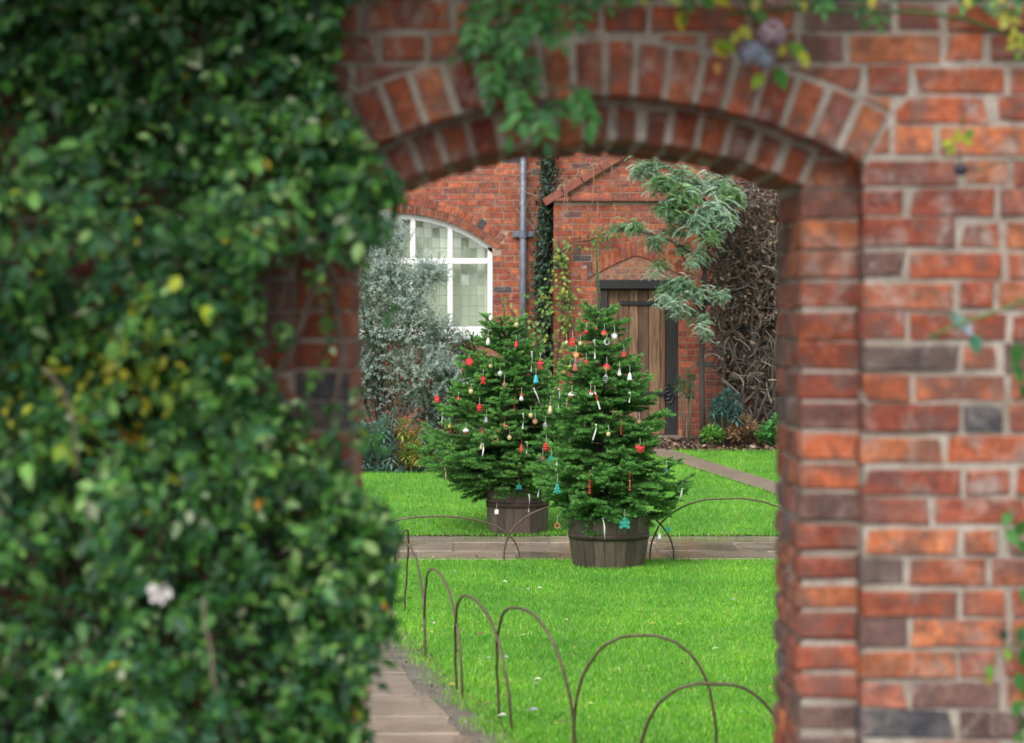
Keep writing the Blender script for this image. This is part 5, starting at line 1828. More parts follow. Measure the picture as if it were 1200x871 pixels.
for (px, py, L, c, ax) in ((1122, 376, 0.068, (0.14, 0.24, 0.20), (0.55, -0.5, -0.7)), (1131, 383, 0.06, (0.26, 0.30, 0.36), (0.6, -0.4, -0.7)), (1143, 404, 0.055, (0.04, 0.17, 0.09), (0.1, -0.4, -1)), (1094, 393, 0.028, (0.07, 0.10, 0.03), (-0.8, -0.3, -0.3)), (1096, 344, 0.02, (0.07, 0.1, 0.04), (-0.8, -0.3, 0.1))):
    loose_leaf(twig, px, py, W0 - 0.12, L, c, ax)
cane(twig, [(1120, 372, 0.12), (1106, 358, 0.12), (1098, 344, 0.11)], 0.002, (0.3, 0.12, 0.08), W0)
rside = thing('rose_shoot', P(1195, 650, 5.75), 'leafy green shoot along the right edge in front of the brickwork', 'plant')
cane(rside, [(1230, 300, 0.05), (1215, 420, 0.10), (1222, 560, 0.12), (1212, 700, 0.12), (1218, 800, 0.12), (1225, 950, 0.1)], 0.006, (0.07, 0.11, 0.03), W0)
for (px, py) in ((1190, 430), (1196, 440), (1192, 415), (1200, 460), (1187, 630), (1196, 620), (1200, 640), (1180, 608), (1203, 700), (1196, 745), (1200, 770), (1196, 800), (1192, 830), (1198, 850), (1202, 815), (1195, 865), (1205, 740), (1200, 890)):
    loose_leaf(rside, px, py, W0 - rs.uniform(0.1, 0.16), rs.uniform(0.04, 0.06), rs.choice(GREENS))
for (px, py, c) in ((1160, 787, (0.10, 0.30, 0.04)), (1158, 797, (0.28, 0.28, 0.03)), (1181, 768, (0.18, 0.34, 0.05)), (1176, 745, (0.02, 0.03, 0.02)), (1178, 612, (0.12, 0.30, 0.05))):
    loose_leaf(rside, px, py, W0 - 0.13, 0.034, c, (0.1, -0.3, -1))
for (px, py) in ((1160, 780), (1181, 762), (1180, 605)):
    cane(rside, [(1214, py - 25, 0.12), (px + 15, py - 22, 0.13), (px, py, 0.13)], 0.0016, (0.1, 0.13, 0.04), W0)
# growth along the coping above, with an out-of-view left overhang added for shade
over = thing('wall_top_shade_climber', (0.6, 6.0, ZTOP), 'climbing foliage trailing along the top of the wall above the arch, with an unseen left overhang added for shade', 'climber')
bases.clear(); axes_.clear(); nors.clear(); Ls_.clear(); Ws_.clear(); cols_.clear(); stem_mb.clear()
for _ in range(3400):
    x = -2.4 + 5.1 * rs.random() ** 1.7
    rch = 1.9 if x < -0.4 else (0.6 if x < 0.8 else 0.12)
    yq = 6.3 - (rch + 0.35) * rs.random()
    p = Vector((x, yq, max((2.66 + 0.1 * (yq - 4.8) if x < -0.4 else 2.8) if yq < 5.85 else ZTOP - 0.1, ZTOP - 0.42 + rs.uniform(0, 0.6))))
    grow_shoot(p, Vector((rs.gauss(0, 0.5), -0.5, rs.gauss(0, 0.5))).normalized(), rs.randint(3, 6), 0.03, 900, -300)
Vb, Fb, Cb = leaves_np(np.array(bases), np.array(axes_), np.array(nors), np.array(Ls_), np.array(Ws_), np.array(cols_))
link(mesh_np('foliage', Vb, Fb, Cb), 'foliage', M['leaf'], over)['kind'] = 'stuff'

# ------------------------------------------------------------------ garden plants in the beds
def leaf_cloud(centres, radii, n, L, W, pal, up=0.5, jitter=0.15, squash=1.0, outward=0.6, shell=0.5):
    """leaves spread through overlapping lumps"""
    centres = np.array(centres, float); radii = np.array(radii, float)
    w = radii ** 2; w = w / w.sum()
    idx = rng.choice(len(centres), n, p=w)
    d = rand_unit(n)
    r = rng.uniform(0, 1, (n, 1)) ** shell
    off = d * r * radii[idx].reshape(-1, 1)
    off[:, 2] *= squash
    pos = centres[idx] + off
    ax = norm(d * outward + rand_unit(n) * 0.8 + np.array([[0, 0, up]]))
    nr = norm(rand_unit(n) + np.array([[0, -0.4, 0.8]]))
    LL = L * rng.uniform(0.7, 1.3, n)
    return leaves_np(pos, ax, nr, LL, LL * W / L, pick(pal, n, jitter), outline=LEAF_NARROW)

# silver shrub in front of the window
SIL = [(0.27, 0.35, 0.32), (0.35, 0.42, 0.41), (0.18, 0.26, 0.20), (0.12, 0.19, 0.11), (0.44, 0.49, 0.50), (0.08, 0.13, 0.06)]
sy = 26.6
shrub = thing('silver_shrub', (P(450, 555, sy).x, sy, gz(sy)), 'tall silvery grey shrub growing in front of the arched window', 'shrub')
lumps, rad = [], []
base = Vector((P(450, 555, sy).x, sy, gz(sy)))
stm = MB()
for (px, py, r) in ((425, 300, 30), (450, 290, 26), (420, 340, 34), (460, 330, 34), (478, 355, 18), (430, 385, 38), (475, 390, 40), (515, 400, 26), (440, 430, 40), (490, 440, 38), (415, 440, 36), (520, 440, 22), (455, 470, 34), (500, 475, 26),
                    (390, 330, 34), (380, 390, 38), (400, 450, 38), (505, 325, 12), (440, 268, 12), (410, 275, 20)):
    c = P(px, py, sy + random.uniform(-0.25, 0.25))
    lumps.append(tuple(c)); rad.append(r * sy / FPX)
    stm.tube([base + Vector((random.uniform(-0.1, 0.1), random.uniform(-0.1, 0.1), 0)), base.lerp(c, 0.5) + Vector((random.uniform(-0.05, 0.05), 0, 0)), c], [0.016, 0.010, 0.004], 5, (0.16, 0.13, 0.10))
stm.build('stems', M['bark'], shrub, True)['kind'] = 'stuff'
# wispy shoots
B, A_, N_, LL, CC = [], [], [], [], []
for i in range(2500):
    k = random.randrange(len(lumps))
    dv = Vector((random.gauss(0, 1), random.gauss(0, 1) - 0.4, random.gauss(0.3, 0.9))).normalized()
    p = Vector(lumps[k]) + dv * rad[k] * random.uniform(0.3, 0.8)
    d = (dv + Vector((0, 0, 0.4))).normalized()
    for j in range(random.randint(8, 15)):
        d = (d + Vector((random.gauss(0, .1), random.gauss(0, .1), random.gauss(0, .1)))).normalized()
        p = p + d * 0.017
        for sg in (1, -1):
            sdv = d.cross(Vector((random.gauss(0, 1), random.gauss(0, 1), random.gauss(0, 1)))).normalized() * sg
            B.append(tuple(p)); A_.append(tuple(sdv * 0.8 + d * 0.5)); N_.append((random.gauss(0, .5), -0.6, 0.8)); LL.append(random.uniform(0.020, 0.036))
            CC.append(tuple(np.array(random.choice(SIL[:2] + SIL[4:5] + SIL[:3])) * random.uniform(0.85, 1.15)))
nb = NB()
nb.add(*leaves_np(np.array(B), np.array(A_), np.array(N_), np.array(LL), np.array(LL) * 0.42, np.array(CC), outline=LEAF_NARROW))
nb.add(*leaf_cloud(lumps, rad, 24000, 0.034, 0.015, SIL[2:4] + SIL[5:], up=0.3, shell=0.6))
nb.build('foliage', M['matt_leaf'], shrub)['kind'] = 'stuff'

def whorl_bush(name, label, cx, cy, items, pal, parts='rosette'):
    """spurge-like bush: upright stems each ending in a whorl of narrow leaves; each rosette a part"""
    t = thing(name, (cx, cy, gz(cy)), label, 'plant')
    smb = MB()
    for (x, y, z, r) in items:
        top = Vector((x, y, z))
        b = Vector((cx + (x - cx) * 0.5, cy + (y - cy) * 0.5, gz(cy) - 0.02))
        smb.tube([b, b.lerp(top, 0.6) + Vector((0, 0, 0.02)), top], [0.008, 0.007, 0.005], 5, (0.16, 0.15, 0.09))
        m = 46
        u = np.sort(rng.uniform(0, 1, m))
        a = np.arange(m) * 2.4
        el = np.interp(u, [0, 1], [-0.5, 1.1])
        ax = np.stack([np.cos(a) * np.cos(el), np.sin(a) * np.cos(el), np.sin(el)], 1)
        pos = np.array([tuple(top)]) + np.stack([np.zeros(m), np.zeros(m), (u - 1) * r * 1.3], 1)
        nr = norm(np.stack([-np.cos(a) * np.sin(el), -np.sin(a) * np.sin(el), np.cos(el)], 1))
        L = r * (1.05 - 0.45 * u)
        V_, F_, C_ = leaves_np(pos, ax, nr, L, L * 0.22, pick(pal, m, 0.2), curl=0.2, outline=LEAF_NARROW)
        link(mesh_np(parts, V_, F_, C_), parts, M['matt_leaf'], t)
    smb.build('stems', M['stem'], t, True)['kind'] = 'stuff'
    return t
BGN = [(0.12, 0.24, 0.22), (0.16, 0.29, 0.27), (0.09, 0.19, 0.17), (0.20, 0.33, 0.29)]
def rosettes(rects, y, n, rpx):
    out = []
    for _ in range(n):
        x0, x1, y0, y1 = random.choice(rects)
        yy = y + random.uniform(-0.3, 0.3)
        p = P(random.uniform(x0, x1), random.uniform(y0, y1), yy)
        out.append((p.x, yy, p.z, rpx * yy / FPX * random.uniform(0.8, 1.25)))
    return out
ey = 25.5
whorl_bush('spurge', 'blue green spurge at the foot of the silvery shrub, left of the rear fir', P(440, 550, ey).x, ey, rosettes([(405, 465, 478, 535), (415, 450, 490, 545), (490, 512, 490, 520)], ey, 46, 13), BGN)
whorl_bush('spurge', 'yellow green spurge with orange leaves between silvery shrub and rear fir', P(483, 552, 25.3).x, 25.3, rosettes([(465, 508, 490, 535)], 25.3, 24, 12), [(0.26, 0.32, 0.05), (0.18, 0.27, 0.05), (0.32, 0.30, 0.05), (0.13, 0.22, 0.05), (0.36, 0.22, 0.05)])
whorl_bush('spurge', 'blue green spurge on stems beside the dead vine, right of the door', P(848, 505, 28.1).x, 28.1, rosettes([(830, 870, 452, 475), (835, 865, 465, 480)], 28.1, 15, 12), [(0.07, 0.17, 0.17), (0.09, 0.21, 0.2), (0.05, 0.13, 0.13)])
whorl_bush('spurge', 'small green spurge clump by the brick left of the thin tree trunk', P(806, 500, 28.3).x, 28.3, rosettes([(796, 812, 430, 455)], 28.3, 7, 9), [(0.12, 0.26, 0.07), (0.07, 0.17, 0.14)])

def low_shrub(name, label, y, spots, n, L, W, pal, mat='matt_leaf', stems=True):
    cx = P(spots[0][0], 500, y).x
    t = thing(name, (cx, y, gz(y)), label, 'plant')
    cs = [tuple(P(a, b, y + random.uniform(-0.12, 0.12))) for a, b, r in spots]; rr = [r * y / FPX for a, b, r in spots]
    if stems:
        sm_ = MB()
        for c in cs:
            sm_.tube([(cx + (c[0] - cx) * 0.5, y, gz(y) - 0.02), tuple((Vector((cx, y, gz(y))) + Vector(c)) / 2), c], [0.008, 0.006, 0.003], 4, (0.1, 0.08, 0.06))
        sm_.build('stems', M['stem'], t)['kind'] = 'stuff'
    nb = NB(); nb.add(*leaf_cloud(cs, rr, n, L, W, pal)); nb.build('foliage', M[mat], t)['kind'] = 'stuff'
    return t
low_shrub('evergreen_shrub', 'dark green shrub behind the left side of the rear fir', 26.9, [(530, 440, 26), (545, 410, 20), (520, 470, 28), (555, 450, 26), (540, 490, 26), (565, 480, 28), (510, 500, 20)], 5200, 0.05, 0.022, [(0.04, 0.10, 0.04), (0.06, 0.13, 0.06), (0.10, 0.17, 0.11), (0.03, 0.07, 0.03), (0.05, 0.13, 0.03)])
low_shrub('ground_cover', 'dark blue green low foliage along the lawn edge under the spurge', 25.2, [(450, 553, 9), (470, 556, 8), (490, 554, 9), (510, 552, 8), (430, 552, 9), (415, 553, 9), (530, 550, 8)], 1500, 0.04, 0.016, [(0.06, 0.12, 0.10), (0.10, 0.18, 0.16), (0.04, 0.09, 0.06)], stems=False)
low_shrub('green_clump', 'small bright green clump at the foot of the thin tree trunk', 27.9, [(830, 510, 9), (842, 511, 8), (836, 506, 7)], 420, 0.05, 0.018, [(0.10, 0.30, 0.04), (0.16, 0.36, 0.05), (0.07, 0.2, 0.03)])
low_shrub('green_clump', 'green leafy clump at the foot of the dead vine by the arch edge', 27.8, [(895, 510, 9), (903, 505, 10), (908, 515, 9), (912, 495, 8)], 520, 0.06, 0.04, [(0.05, 0.20, 0.04), (0.08, 0.26, 0.06), (0.04, 0.13, 0.03)])
low_shrub('dried_clump', 'brown dried leaf clump between the spurge and the dead vine', 28.0, [(862, 505, 11), (873, 500, 10), (882, 508, 10)], 500, 0.07, 0.022, [(0.26, 0.14, 0.07), (0.34, 0.22, 0.12), (0.16, 0.09, 0.05)])

# feathery tree to the right of the door
ty = 28.0
ftree = thing('feathery_tree', tuple(P(824, 508, ty)), 'slender tree with drooping silvery green feathery foliage beside the door', 'tree')
b0 = P(824, 508, ty); b0.z = gz(ty)
def pth(l, yq): return [P(a, b, yq) for a, b in l]
mb = MB(); mb.tube([b0] + pth([(823, 470), (822, 420), (824, 370), (826, 320), (831, 280), (828, 240), (815, 215)], ty), [0.036, 0.033, 0.030, 0.028, 0.025, 0.022, 0.018, 0.01], 8, (0.055, 0.045, 0.04)); mb.build('trunk', M['bark'], ftree, True)
for l in ([(826, 320), (815, 300), (800, 290), (785, 282)], [(831, 280), (845, 255), (855, 235)], [(828, 240), (800, 225), (775, 205), (760, 195)], [(829, 250), (800, 245), (770, 240)], [(785, 282), (765, 275), (738, 268), (722, 270)], [(824, 370), (812, 350), (800, 340)], [(824, 365), (835, 345), (845, 342)],
          [(822, 400), (826, 385), (828, 375)], [(790, 284), (800, 300), (808, 318)]):
    mb = MB(); mb.tube(pth(l, ty - 0.05), [0.013] * (len(l) - 1) + [0.006], 5, (0.06, 0.05, 0.045)); mb.build('limb', M['bark'], ftree, True)
FG = [(0.29, 0.45, 0.33), (0.36, 0.52, 0.42), (0.22, 0.39, 0.22), (0.45, 0.58, 0.50), (0.26, 0.43, 0.20), (0.16, 0.32, 0.15)]
B, A_, N_, LL, CC = [], [], [], [], []
clus = [(752, 200, 16, 15), (765, 192, 16, 12), (775, 215, 18, 15), (795, 205, 18, 14), (800, 232, 22, 18), (820, 220, 20, 16), (840, 212, 18, 14), (855, 228, 17, 14), (838, 245, 22, 18), (815, 258, 22, 18), (785, 245, 18, 14), (850, 258, 15, 12), (830, 275, 16, 14), (866, 236, 8, 7),
        (790, 270, 14, 11), (768, 283, 14, 12), (746, 264, 13, 11), (730, 266, 12, 11), (718, 268, 9, 6), (800, 292, 11, 9), (818, 298, 13, 11), (812, 310, 9, 8), (775, 312, 12, 8), (765, 320, 9, 6),
        (785, 340, 15, 14), (800, 332, 16, 14), (815, 342, 16, 14), (793, 357, 15, 14), (775, 350, 11, 9), (808, 366, 13, 12), (822, 385, 11, 11), (830, 395, 8, 7), (843, 346, 11, 9), (848, 345, 8, 6), (826, 372, 10, 8)]
for (px, py, r, nf) in clus:
    yq = ty + random.uniform(-0.35, 0.1)
    c = P(px, py, yq)
    tone = random.choice(FG)
    for k in range(nf * 6):
        a = random.uniform(0, 2 * PI)
        d = Vector((math.cos(a), math.sin(a), random.uniform(-0.1, 0.7))).normalized()
        p = c + Vector((random.gauss(0, 1), random.gauss(0, 1), random.gauss(0, 1))) * r * yq / FPX * 0.35
        ln = r * yq / FPX * random.uniform(0.6, 1.15)
        nseg = 15
        col = np.array(random.choice([tone, tone, random.choice(FG)])) * random.uniform(0.8, 1.15)
        for j in range(nseg):
            d = (d + Vector((0, 0, -0.09))).normalized()
            p = p + d * ln / nseg
            sdv = d.cross(Vector((0, 0, 1)))
            if sdv.length < 0.05: sdv = Vector((1, 0, 0))
            sdv.normalize()
            for sg in (1, -1):
                B.append(tuple(p)); A_.append(tuple(sdv * sg * 0.8 + d * 0.6 + Vector((0, 0, -0.25)))); N_.append(tuple(d.cross(sdv) + Vector((0, 0, 1.4)))); LL.append(ln * 0.30 * (1 - 0.5 * j / nseg)); CC.append(tuple(col))
V_, F_, C_ = leaves_np(np.array(B), np.array(A_), np.array(N_), np.array(LL), np.array(LL) * 0.28, np.array(CC), outline=LEAF_NARROW)
link(mesh_np('crown', V_, F_, C_), 'crown', M['matt_leaf'], ftree)['kind'] = 'stuff'

# tangle of dead vine on the wall to the right of the porch
vine = thing('dead_vine', tuple(P(870, 500, 28.8)), 'thick tangle of bare brown vine stems and dry leaves right of the feathery tree', 'climber')
vb = MB()
rv = random.Random(21)
def in_vine(px, py):
    l = np.interp(py, [215, 240, 300, 400, 470, 510], [850, 836, 832, 835, 852, 872])
    return l < px < 990
cnt = 0
while cnt < 2100:
    px, py = rv.uniform(830, 985), rv.uniform(205, 512)
    if not in_vine(px, py): continue
    yq = rv.uniform(28.35, 29.2)
    p = P(px, py, yq)
    d = Vector((rv.gauss(0, 1), rv.gauss(0, 0.4), rv.gauss(-0.2, 1))).normalized()
    ax = Vector((rv.gauss(0, 0.4), rv.choice((-1, 1)), rv.gauss(0, 0.4))).normalized()
    curl = rv.gauss(0, 0.16)
    pts = [p]
    for j in range(rv.randint(7, 12)):
        d = (Matrix.Rotation(curl, 3, ax) @ d + Vector((rv.gauss(0, .08), rv.gauss(0, .05), rv.gauss(0, .08)))).normalized()
        p = p + d * 0.032
        pts.append(p)
    k = rv.random()
    col = (0.10, 0.08, 0.065) if k < 0.45 else ((0.21, 0.175, 0.145) if k < 0.74 else ((0.045, 0.037, 0.032) if k < 0.9 else (0.36, 0.31, 0.26)))
    r = rv.uniform(0.0025, 0.0095)
    vb.tube(pts, r, 4, col, cap=False)
    cnt += 1
vb.build('tangled_stems', M['stem'], vine, True)['kind'] = 'stuff'
for l in ([(850, 505), (848, 430), (842, 350), (850, 280), (860, 230)], [(880, 510), (890, 450), (880, 380), (890, 300), (880, 225)], [(910, 510), (905, 440), (915, 350), (905, 260)], [(855, 440), (868, 445), (885, 435), (900, 410)], [(852, 400), (862, 425), (880, 428), (900, 418)], [(884, 500), (895, 470), (908, 445)], [(945, 510), (940, 400), (950, 250)]):
    mb = MB(); mb.tube(pth(l, 28.5), [0.022] + [0.018] * (len(l) - 2) + [0.01], 7, (0.10, 0.085, 0.075)); mb.build('stem', M['bark'], vine, True)
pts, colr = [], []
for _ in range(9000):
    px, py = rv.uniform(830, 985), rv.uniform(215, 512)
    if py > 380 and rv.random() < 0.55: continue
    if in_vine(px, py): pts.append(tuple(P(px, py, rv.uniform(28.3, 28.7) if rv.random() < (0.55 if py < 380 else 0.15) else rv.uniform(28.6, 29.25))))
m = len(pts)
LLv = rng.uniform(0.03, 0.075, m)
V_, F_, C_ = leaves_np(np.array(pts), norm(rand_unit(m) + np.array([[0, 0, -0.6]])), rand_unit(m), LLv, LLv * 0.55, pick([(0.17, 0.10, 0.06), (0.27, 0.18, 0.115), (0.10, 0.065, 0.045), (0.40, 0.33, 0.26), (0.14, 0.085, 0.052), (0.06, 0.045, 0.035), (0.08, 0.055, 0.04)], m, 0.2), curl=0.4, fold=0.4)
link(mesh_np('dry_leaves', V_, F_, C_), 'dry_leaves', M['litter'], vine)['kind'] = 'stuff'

# dark ivy climbing between the pipe and the porch
ivy = thing('ivy', (0.40, HY - 0.1, 0.4), 'dark ivy column climbing the wall between the rain pipe and the porch', 'climber')
m = 3000
iz = rng.uniform(0.5, 4.3, m)
ix = 0.40 + 0.045 * np.sin(iz * 2.1) + rng.normal(0, 0.05, m)
iy = HY - 0.06 - np.abs(rng.normal(0, 0.10, m))
ax = norm(np.stack([rng.normal(0, 0.6, m), np.full(m, -0.4), rng.normal(-0.5, 0.5, m)], 1))
V_, F_, C_ = leaves_np(np.stack([ix, iy, iz], 1), ax, norm(np.array([[0, -1, 0.5]]) + rng.normal(0, 0.4, (m, 3))), rng.uniform(0.03, 0.055, m), rng.uniform(0.028, 0.05, m), pick([(0.012, 0.035, 0.018), (0.02, 0.05, 0.025), (0.03, 0.075, 0.03), (0.012, 0.022, 0.016)], m, 0.25))
link(mesh_np('foliage', V_, F_, C_), 'foliage', M['leaf'], ivy)['kind'] = 'stuff'
for k in range(4):
    mb = MB(); mb.tube([(0.34 + 0.05 * k + 0.03 * math.sin(i + k), HY - 0.05 - 0.02 * k, 0.42 + i * 0.38) for i in range(10)], 0.014, 6, (0.06, 0.05, 0.045)); mb.build('stem', M['bark'], ivy, True)

# light green climber with yellowing leaves on the porch corner
cl = thing('porch_climber', (0.62, PY - 0.08, 0.42), 'thin climber with pale green and yellowing leaves on the porch corner', 'climber')
B, A_, N_, LL, CC = [], [], [], [], []
for l in ([(655, 520), (650, 450), (655, 400), (662, 350), (657, 300), (668, 285), (690, 282)], [(640, 520), (640, 450), (636, 390), (645, 340), (652, 310), (655, 280)], [(665, 400), (668, 360), (664, 330), (658, 300), (655, 290)], [(690, 282), (705, 275), (722, 270)], [(648, 400), (625, 385), (605, 372), (596, 360)], [(650, 370), (630, 350), (618, 345)]):
    mb = MB(); pp = [P(a, b, PY - 0.06) for a, b in l]; mb.tube(pp, 0.009, 5, (0.08, 0.06, 0.05)); mb.build('stem', M['bark'], cl, True)
    for a, b in zip(pp[:-1], pp[1:]):
        for q in range(int((b - a).length / 0.016)):
            p = a.lerp(b, random.random()) + Vector((random.gauss(0, 0.055), -abs(random.gauss(0, 0.05)), random.gauss(0, 0.05)))
            B.append(tuple(p)); A_.append((random.gauss(0, 0.6), -0.4, random.gauss(-0.3, 0.6))); N_.append((random.gauss(0, .4), -1, 0.6 + random.gauss(0, .4))); LL.append(random.uniform(0.035, 0.07))
            CC.append(tuple(np.array(random.choice([(0.14, 0.28, 0.06), (0.22, 0.34, 0.08), (0.10, 0.22, 0.05), (0.34, 0.34, 0.05), (0.07, 0.16, 0.04)])) * random.uniform(0.8, 1.2)))
V_, F_, C_ = leaves_np(np.array(B), np.array(A_), np.array(N_), np.array(LL), np.array(LL) * 0.7, np.array(CC))
link(mesh_np('foliage', V_, F_, C_), 'foliage', M['matt_leaf'], cl)['kind'] = 'stuff'

# dry strands and moss trailing over the porch gable and round the pipe
dry = thing('dry_creeper', tuple(P(690, 205, PY)), 'dry creeper strands trailing over the left slope of the porch gable', 'climber')
vb = MB()
for _ in range(120):
    t = rv.random()
    px, py = 648 + 92 * t + rv.gauss(0, 4), 228 - 56 * t - abs(rv.gauss(5, 5))
    if rv.random() < 0.4: px, py = rv.uniform(596, 652), rv.uniform(182, 330) if rv.random() < 0.4 else rv.uniform(200, 250)
    p = P(px, py, (PY + 0.15 if px > 652 else HY - 0.12) + rv.uniform(-0.06, 0.06))
    d = Vector((rv.gauss(0, 0.8), rv.gauss(0, .2), rv.gauss(-0.2, 0.6))).normalized()
    pts = [p]
    for j in range(rv.randint(4, 9)):
        d = (d + Vector((rv.gauss(0, .2), rv.gauss(0, .1), -0.12 + rv.gauss(0, .15)))).normalized()
        p = p + d * 0.045; pts.append(p)
    vb.tube(pts, rv.uniform(0.0018, 0.0035), 4, rv.choice([(0.34, 0.24, 0.15), (0.26, 0.15, 0.09), (0.17, 0.13, 0.10), (0.40, 0.33, 0.22), (0.12, 0.10, 0.085)]), cap=False)
for (px, y0_, y1_) in ((695, 190, 238), (716, 190, 205), (664, 225, 250), (700, 236, 250), (661, 215, 247), (720, 238, 255)):
    vb.tube([P(px, y0_, PY - 0.13), P(px + 1, (y0_ + y1_) / 2, PY - 0.14), P(px + rv.uniform(-2, 2), y1_, PY - 0.13)], 0.005, 4, (0.42, 0.22, 0.13), cap=False)
vb.build('strands', M['stem'], dry, True)['kind'] = 'stuff'
m = 420
tt = rng.uniform(0, 1, m)
pos = np.array([tuple(P(648 + 92 * t + random.gauss(0, 3), 234 - 57 * t - abs(random.gauss(3, 4)), PY + 0.18 + random.uniform(-0.15, 0.15))) for t in tt])
LLm = rng.uniform(0.02, 0.05, m)
V_, F_, C_ = leaves_np(pos, rand_unit(m), rand_unit(m), LLm, LLm * 0.6, pick([(0.30, 0.26, 0.14), (0.20, 0.20, 0.08), (0.40, 0.34, 0.22), (0.10, 0.10, 0.06)], m, 0.2))
link(mesh_np('dry_leaves', V_, F_, C_), 'dry_leaves', M['litter'], dry)['kind'] = 'stuff'

# leaf litter in the bed, grit and debris along path edges
def litter(name, label, xs_, ys_, L0, L1, pal, lift=0.004):
    m = len(xs_)
    pos = np.stack([xs_, ys_, gzv(ys_) - 0.02 + lift + rng.uniform(0, 0.03, m)], 1)
    a = rng.uniform(0, 2 * PI, m)
    LLx = rng.uniform(L0, L1, m)
    V_, F_, C_ = leaves_np(pos, np.stack([np.cos(a), np.sin(a), rng.normal(0, 0.25, m)], 1), norm(np.array([[0, 0, 1.0]]) + rng.normal(0, 0.35, (m, 3))), LLx, LLx * 0.6, pick(pal, m, 0.25), curl=0.25, fold=0.25)
    o = link(mesh_np(name, V_, F_, C_), name, M['litter'])
    return tag(o, label, 'litter', kind='stuff')
LIT = [(0.16, 0.10, 0.065), (0.24, 0.15, 0.09), (0.10, 0.065, 0.045), (0.30, 0.21, 0.14), (0.07, 0.05, 0.04), (0.20, 0.11, 0.06)]
n = 2800
lx = rng.uniform(0.4, 4.2, n); ly = 29.0 - 1.75 * rng.uniform(0, 1, n) ** 0.9
litter('leaf_litter', 'brown leaf litter covering the bed below the house', lx, ly, 0.04, 0.09, LIT)
n = 1600
lx = rng.uniform(-4.6, 0.4, n); ly = 29.2 - 3.9 * rng.uniform(0, 1, n)
litter('leaf_litter', 'brown leaf litter under the shrubs below the arched window', lx, ly, 0.04, 0.08, LIT)
n = 500
ly = rng.uniform(9.5, 18.3, n); lx = -0.15 - 0.178 * (ly - 10.46) + rng.normal(0.0, 0.035, n)
litter('path_debris', 'small dark debris along the edge of the main path', lx, ly, 0.006, 0.022, [(0.05, 0.04, 0.03), (0.12, 0.09, 0.06), (0.3, 0.27, 0.22), (0.2, 0.17, 0.13)], 0.015)
n = 260
lx = rng.uniform(-1.4, 2.4, n); ly = np.where(rng.uniform(0, 1, n) < 0.5, 18.54, 20.42) + rng.normal(0, 0.04, n)
litter('path_debris', 'small debris along both edges of the cross path', lx, ly, 0.01, 0.03, LIT, 0.02)

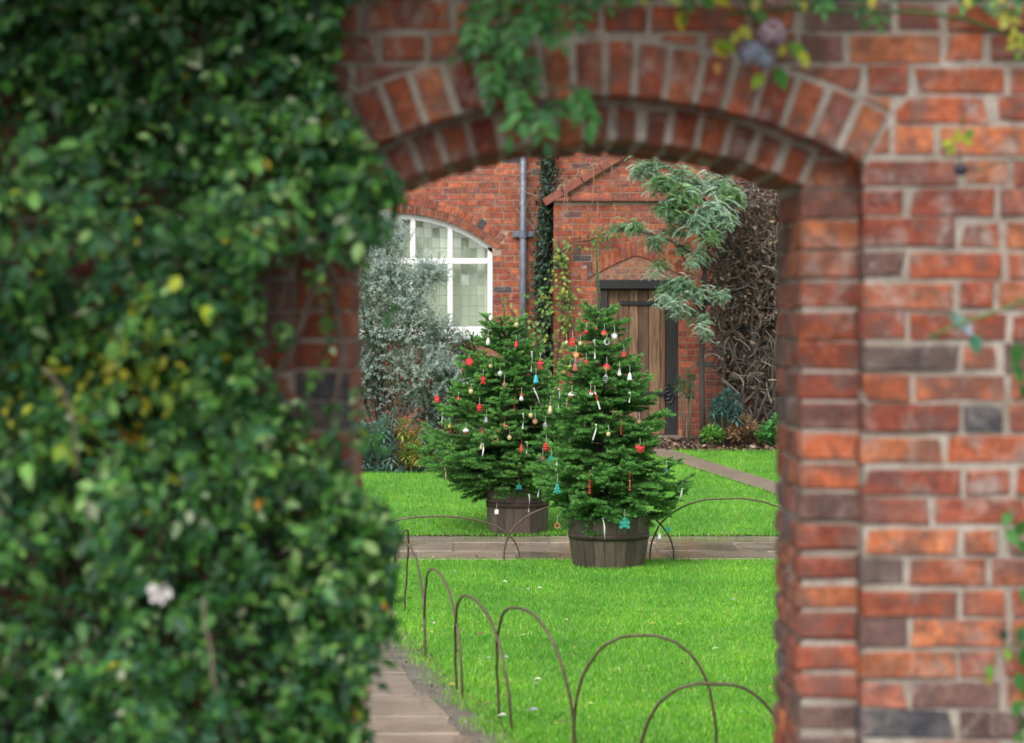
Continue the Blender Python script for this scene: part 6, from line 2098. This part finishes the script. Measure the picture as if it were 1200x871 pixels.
# fallen leaves on the near lawn
FG_ = {'y': ('small yellow leaf fallen on the near lawn', (0.45, 0.40, 0.06)), 'w': ('small whitish petal fallen on the near lawn', (0.55, 0.56, 0.46)), 'b': ('small brown leaf fallen on the near lawn', (0.20, 0.10, 0.06)), 'g': ('small grey leaf fallen on the near lawn', (0.30, 0.33, 0.33)), 'p': ('small pale green leaf fallen on the near lawn', (0.42, 0.52, 0.12))}
FL = [('w', 616, 832, .05), ('g', 631, 846, .07), ('w', 594, 852, .055), ('y', 671, 779, .05), ('y', 672, 770, .03), ('y', 768, 741, .05), ('b', 797, 790, .05), ('b', 815, 676, .04), ('b', 855, 699, .035), ('g', 858, 712, .035), ('w', 740, 676, .04), ('w', 663, 737, .05), ('b', 566, 754, .06), ('y', 574, 740, .05),
      ('w', 511, 740, .04), ('y', 508, 752, .04), ('w', 570, 783, .035), ('g', 591, 781, .045), ('w', 607, 787, .06), ('w', 619, 783, .04), ('w', 634, 808, .045), ('g', 623, 813, .04), ('w', 666, 813, .05), ('y', 533, 815, .05), ('y', 810, 821, .045), ('p', 748, 786, .05), ('y', 714, 809, .04), ('w', 727, 797, .035),
      ('w', 531, 678, .03), ('b', 477, 710, .05), ('y', 466, 707, .03), ('w', 455, 698, .03), ('b', 545, 750, .04), ('p', 616, 755, .04), ('w', 635, 698, .04), ('w', 589, 690, .04), ('g', 617, 699, .04), ('y', 576, 688, .035), ('y', 740, 705, .03), ('w', 771, 707, .03), ('w', 842, 771, .04), ('w', 842, 794, .04), ('y', 902, 818, .03), ('g', 600, 688, .04),
      ('p', 690, 838, .04), ('y', 627, 770, .03), ('b', 660, 858, .05), ('y', 650, 862, .05), ('b', 575, 838, .04), ('w', 870, 848, .04), ('p', 800, 742, .04), ('y', 560, 740, .03)]
LMK = [(715, 668, 'the front tub on the near lawn'), (749, 800, 'the wide round hoop at the lawn front'), (824, 850, 'the nearest low hoop'), (625, 800, 'the tall hoop at the lawn corner'), (565, 790, 'the hoop third from the front'), (520, 760, 'the narrow middle hoop'), (475, 710, 'the farthest hoops of the row'), (860, 700, 'the far right part of the near lawn'), (600, 690, 'the low hoop legs near the cross path'), (850, 780, 'the middle of the lawn by the right jamb'), (670, 770, 'the bare middle of the near lawn'), (650, 860, 'the foot of the lawn corner hoop')]
seen_labels = set()
for (k, px, py, L) in FL:
    g_ = G(px, py)
    a = random.uniform(0, 2 * PI)
    lm = min(LMK, key=lambda q: math.hypot(q[0] - px, q[1] - py))
    lab = FG_[k][0].replace('on the near lawn', ('left of ' if px < lm[0] else 'right of ') + lm[2]).replace('small', ('larger' if L > 0.042 else 'small'))
    if lab in seen_labels:
        continue
    seen_labels.add(lab)
    V_, F_, C_ = leaves_np(np.zeros((1, 3)), np.array([[math.cos(a), math.sin(a), 0.15]]), np.array([[random.gauss(0, .3), -0.3, 1.0]]), [L * 0.85], [L * random.uniform(0.35, 0.6)], np.array([FG_[k][1]]) * random.uniform(0.85, 1.15), curl=0.3, fold=0.25)
    o = link(mesh_np('fallen_leaf', V_, F_, C_), 'fallen_leaf', M['litter'], loc=(g_.x, g_.y, 0.048))
    lm = min(LMK, key=lambda q: math.hypot(q[0] - px, q[1] - py))
    lab = FG_[k][0].replace('on the near lawn', ('left of ' if px < lm[0] else 'right of ') + lm[2]).replace('small', ('larger' if L > 0.042 else 'small'))
    tag(o, lab, 'leaf', FG_[k][0].replace('small ', '').replace(' leaf', ' leaves').replace(' petal', ' petals'))
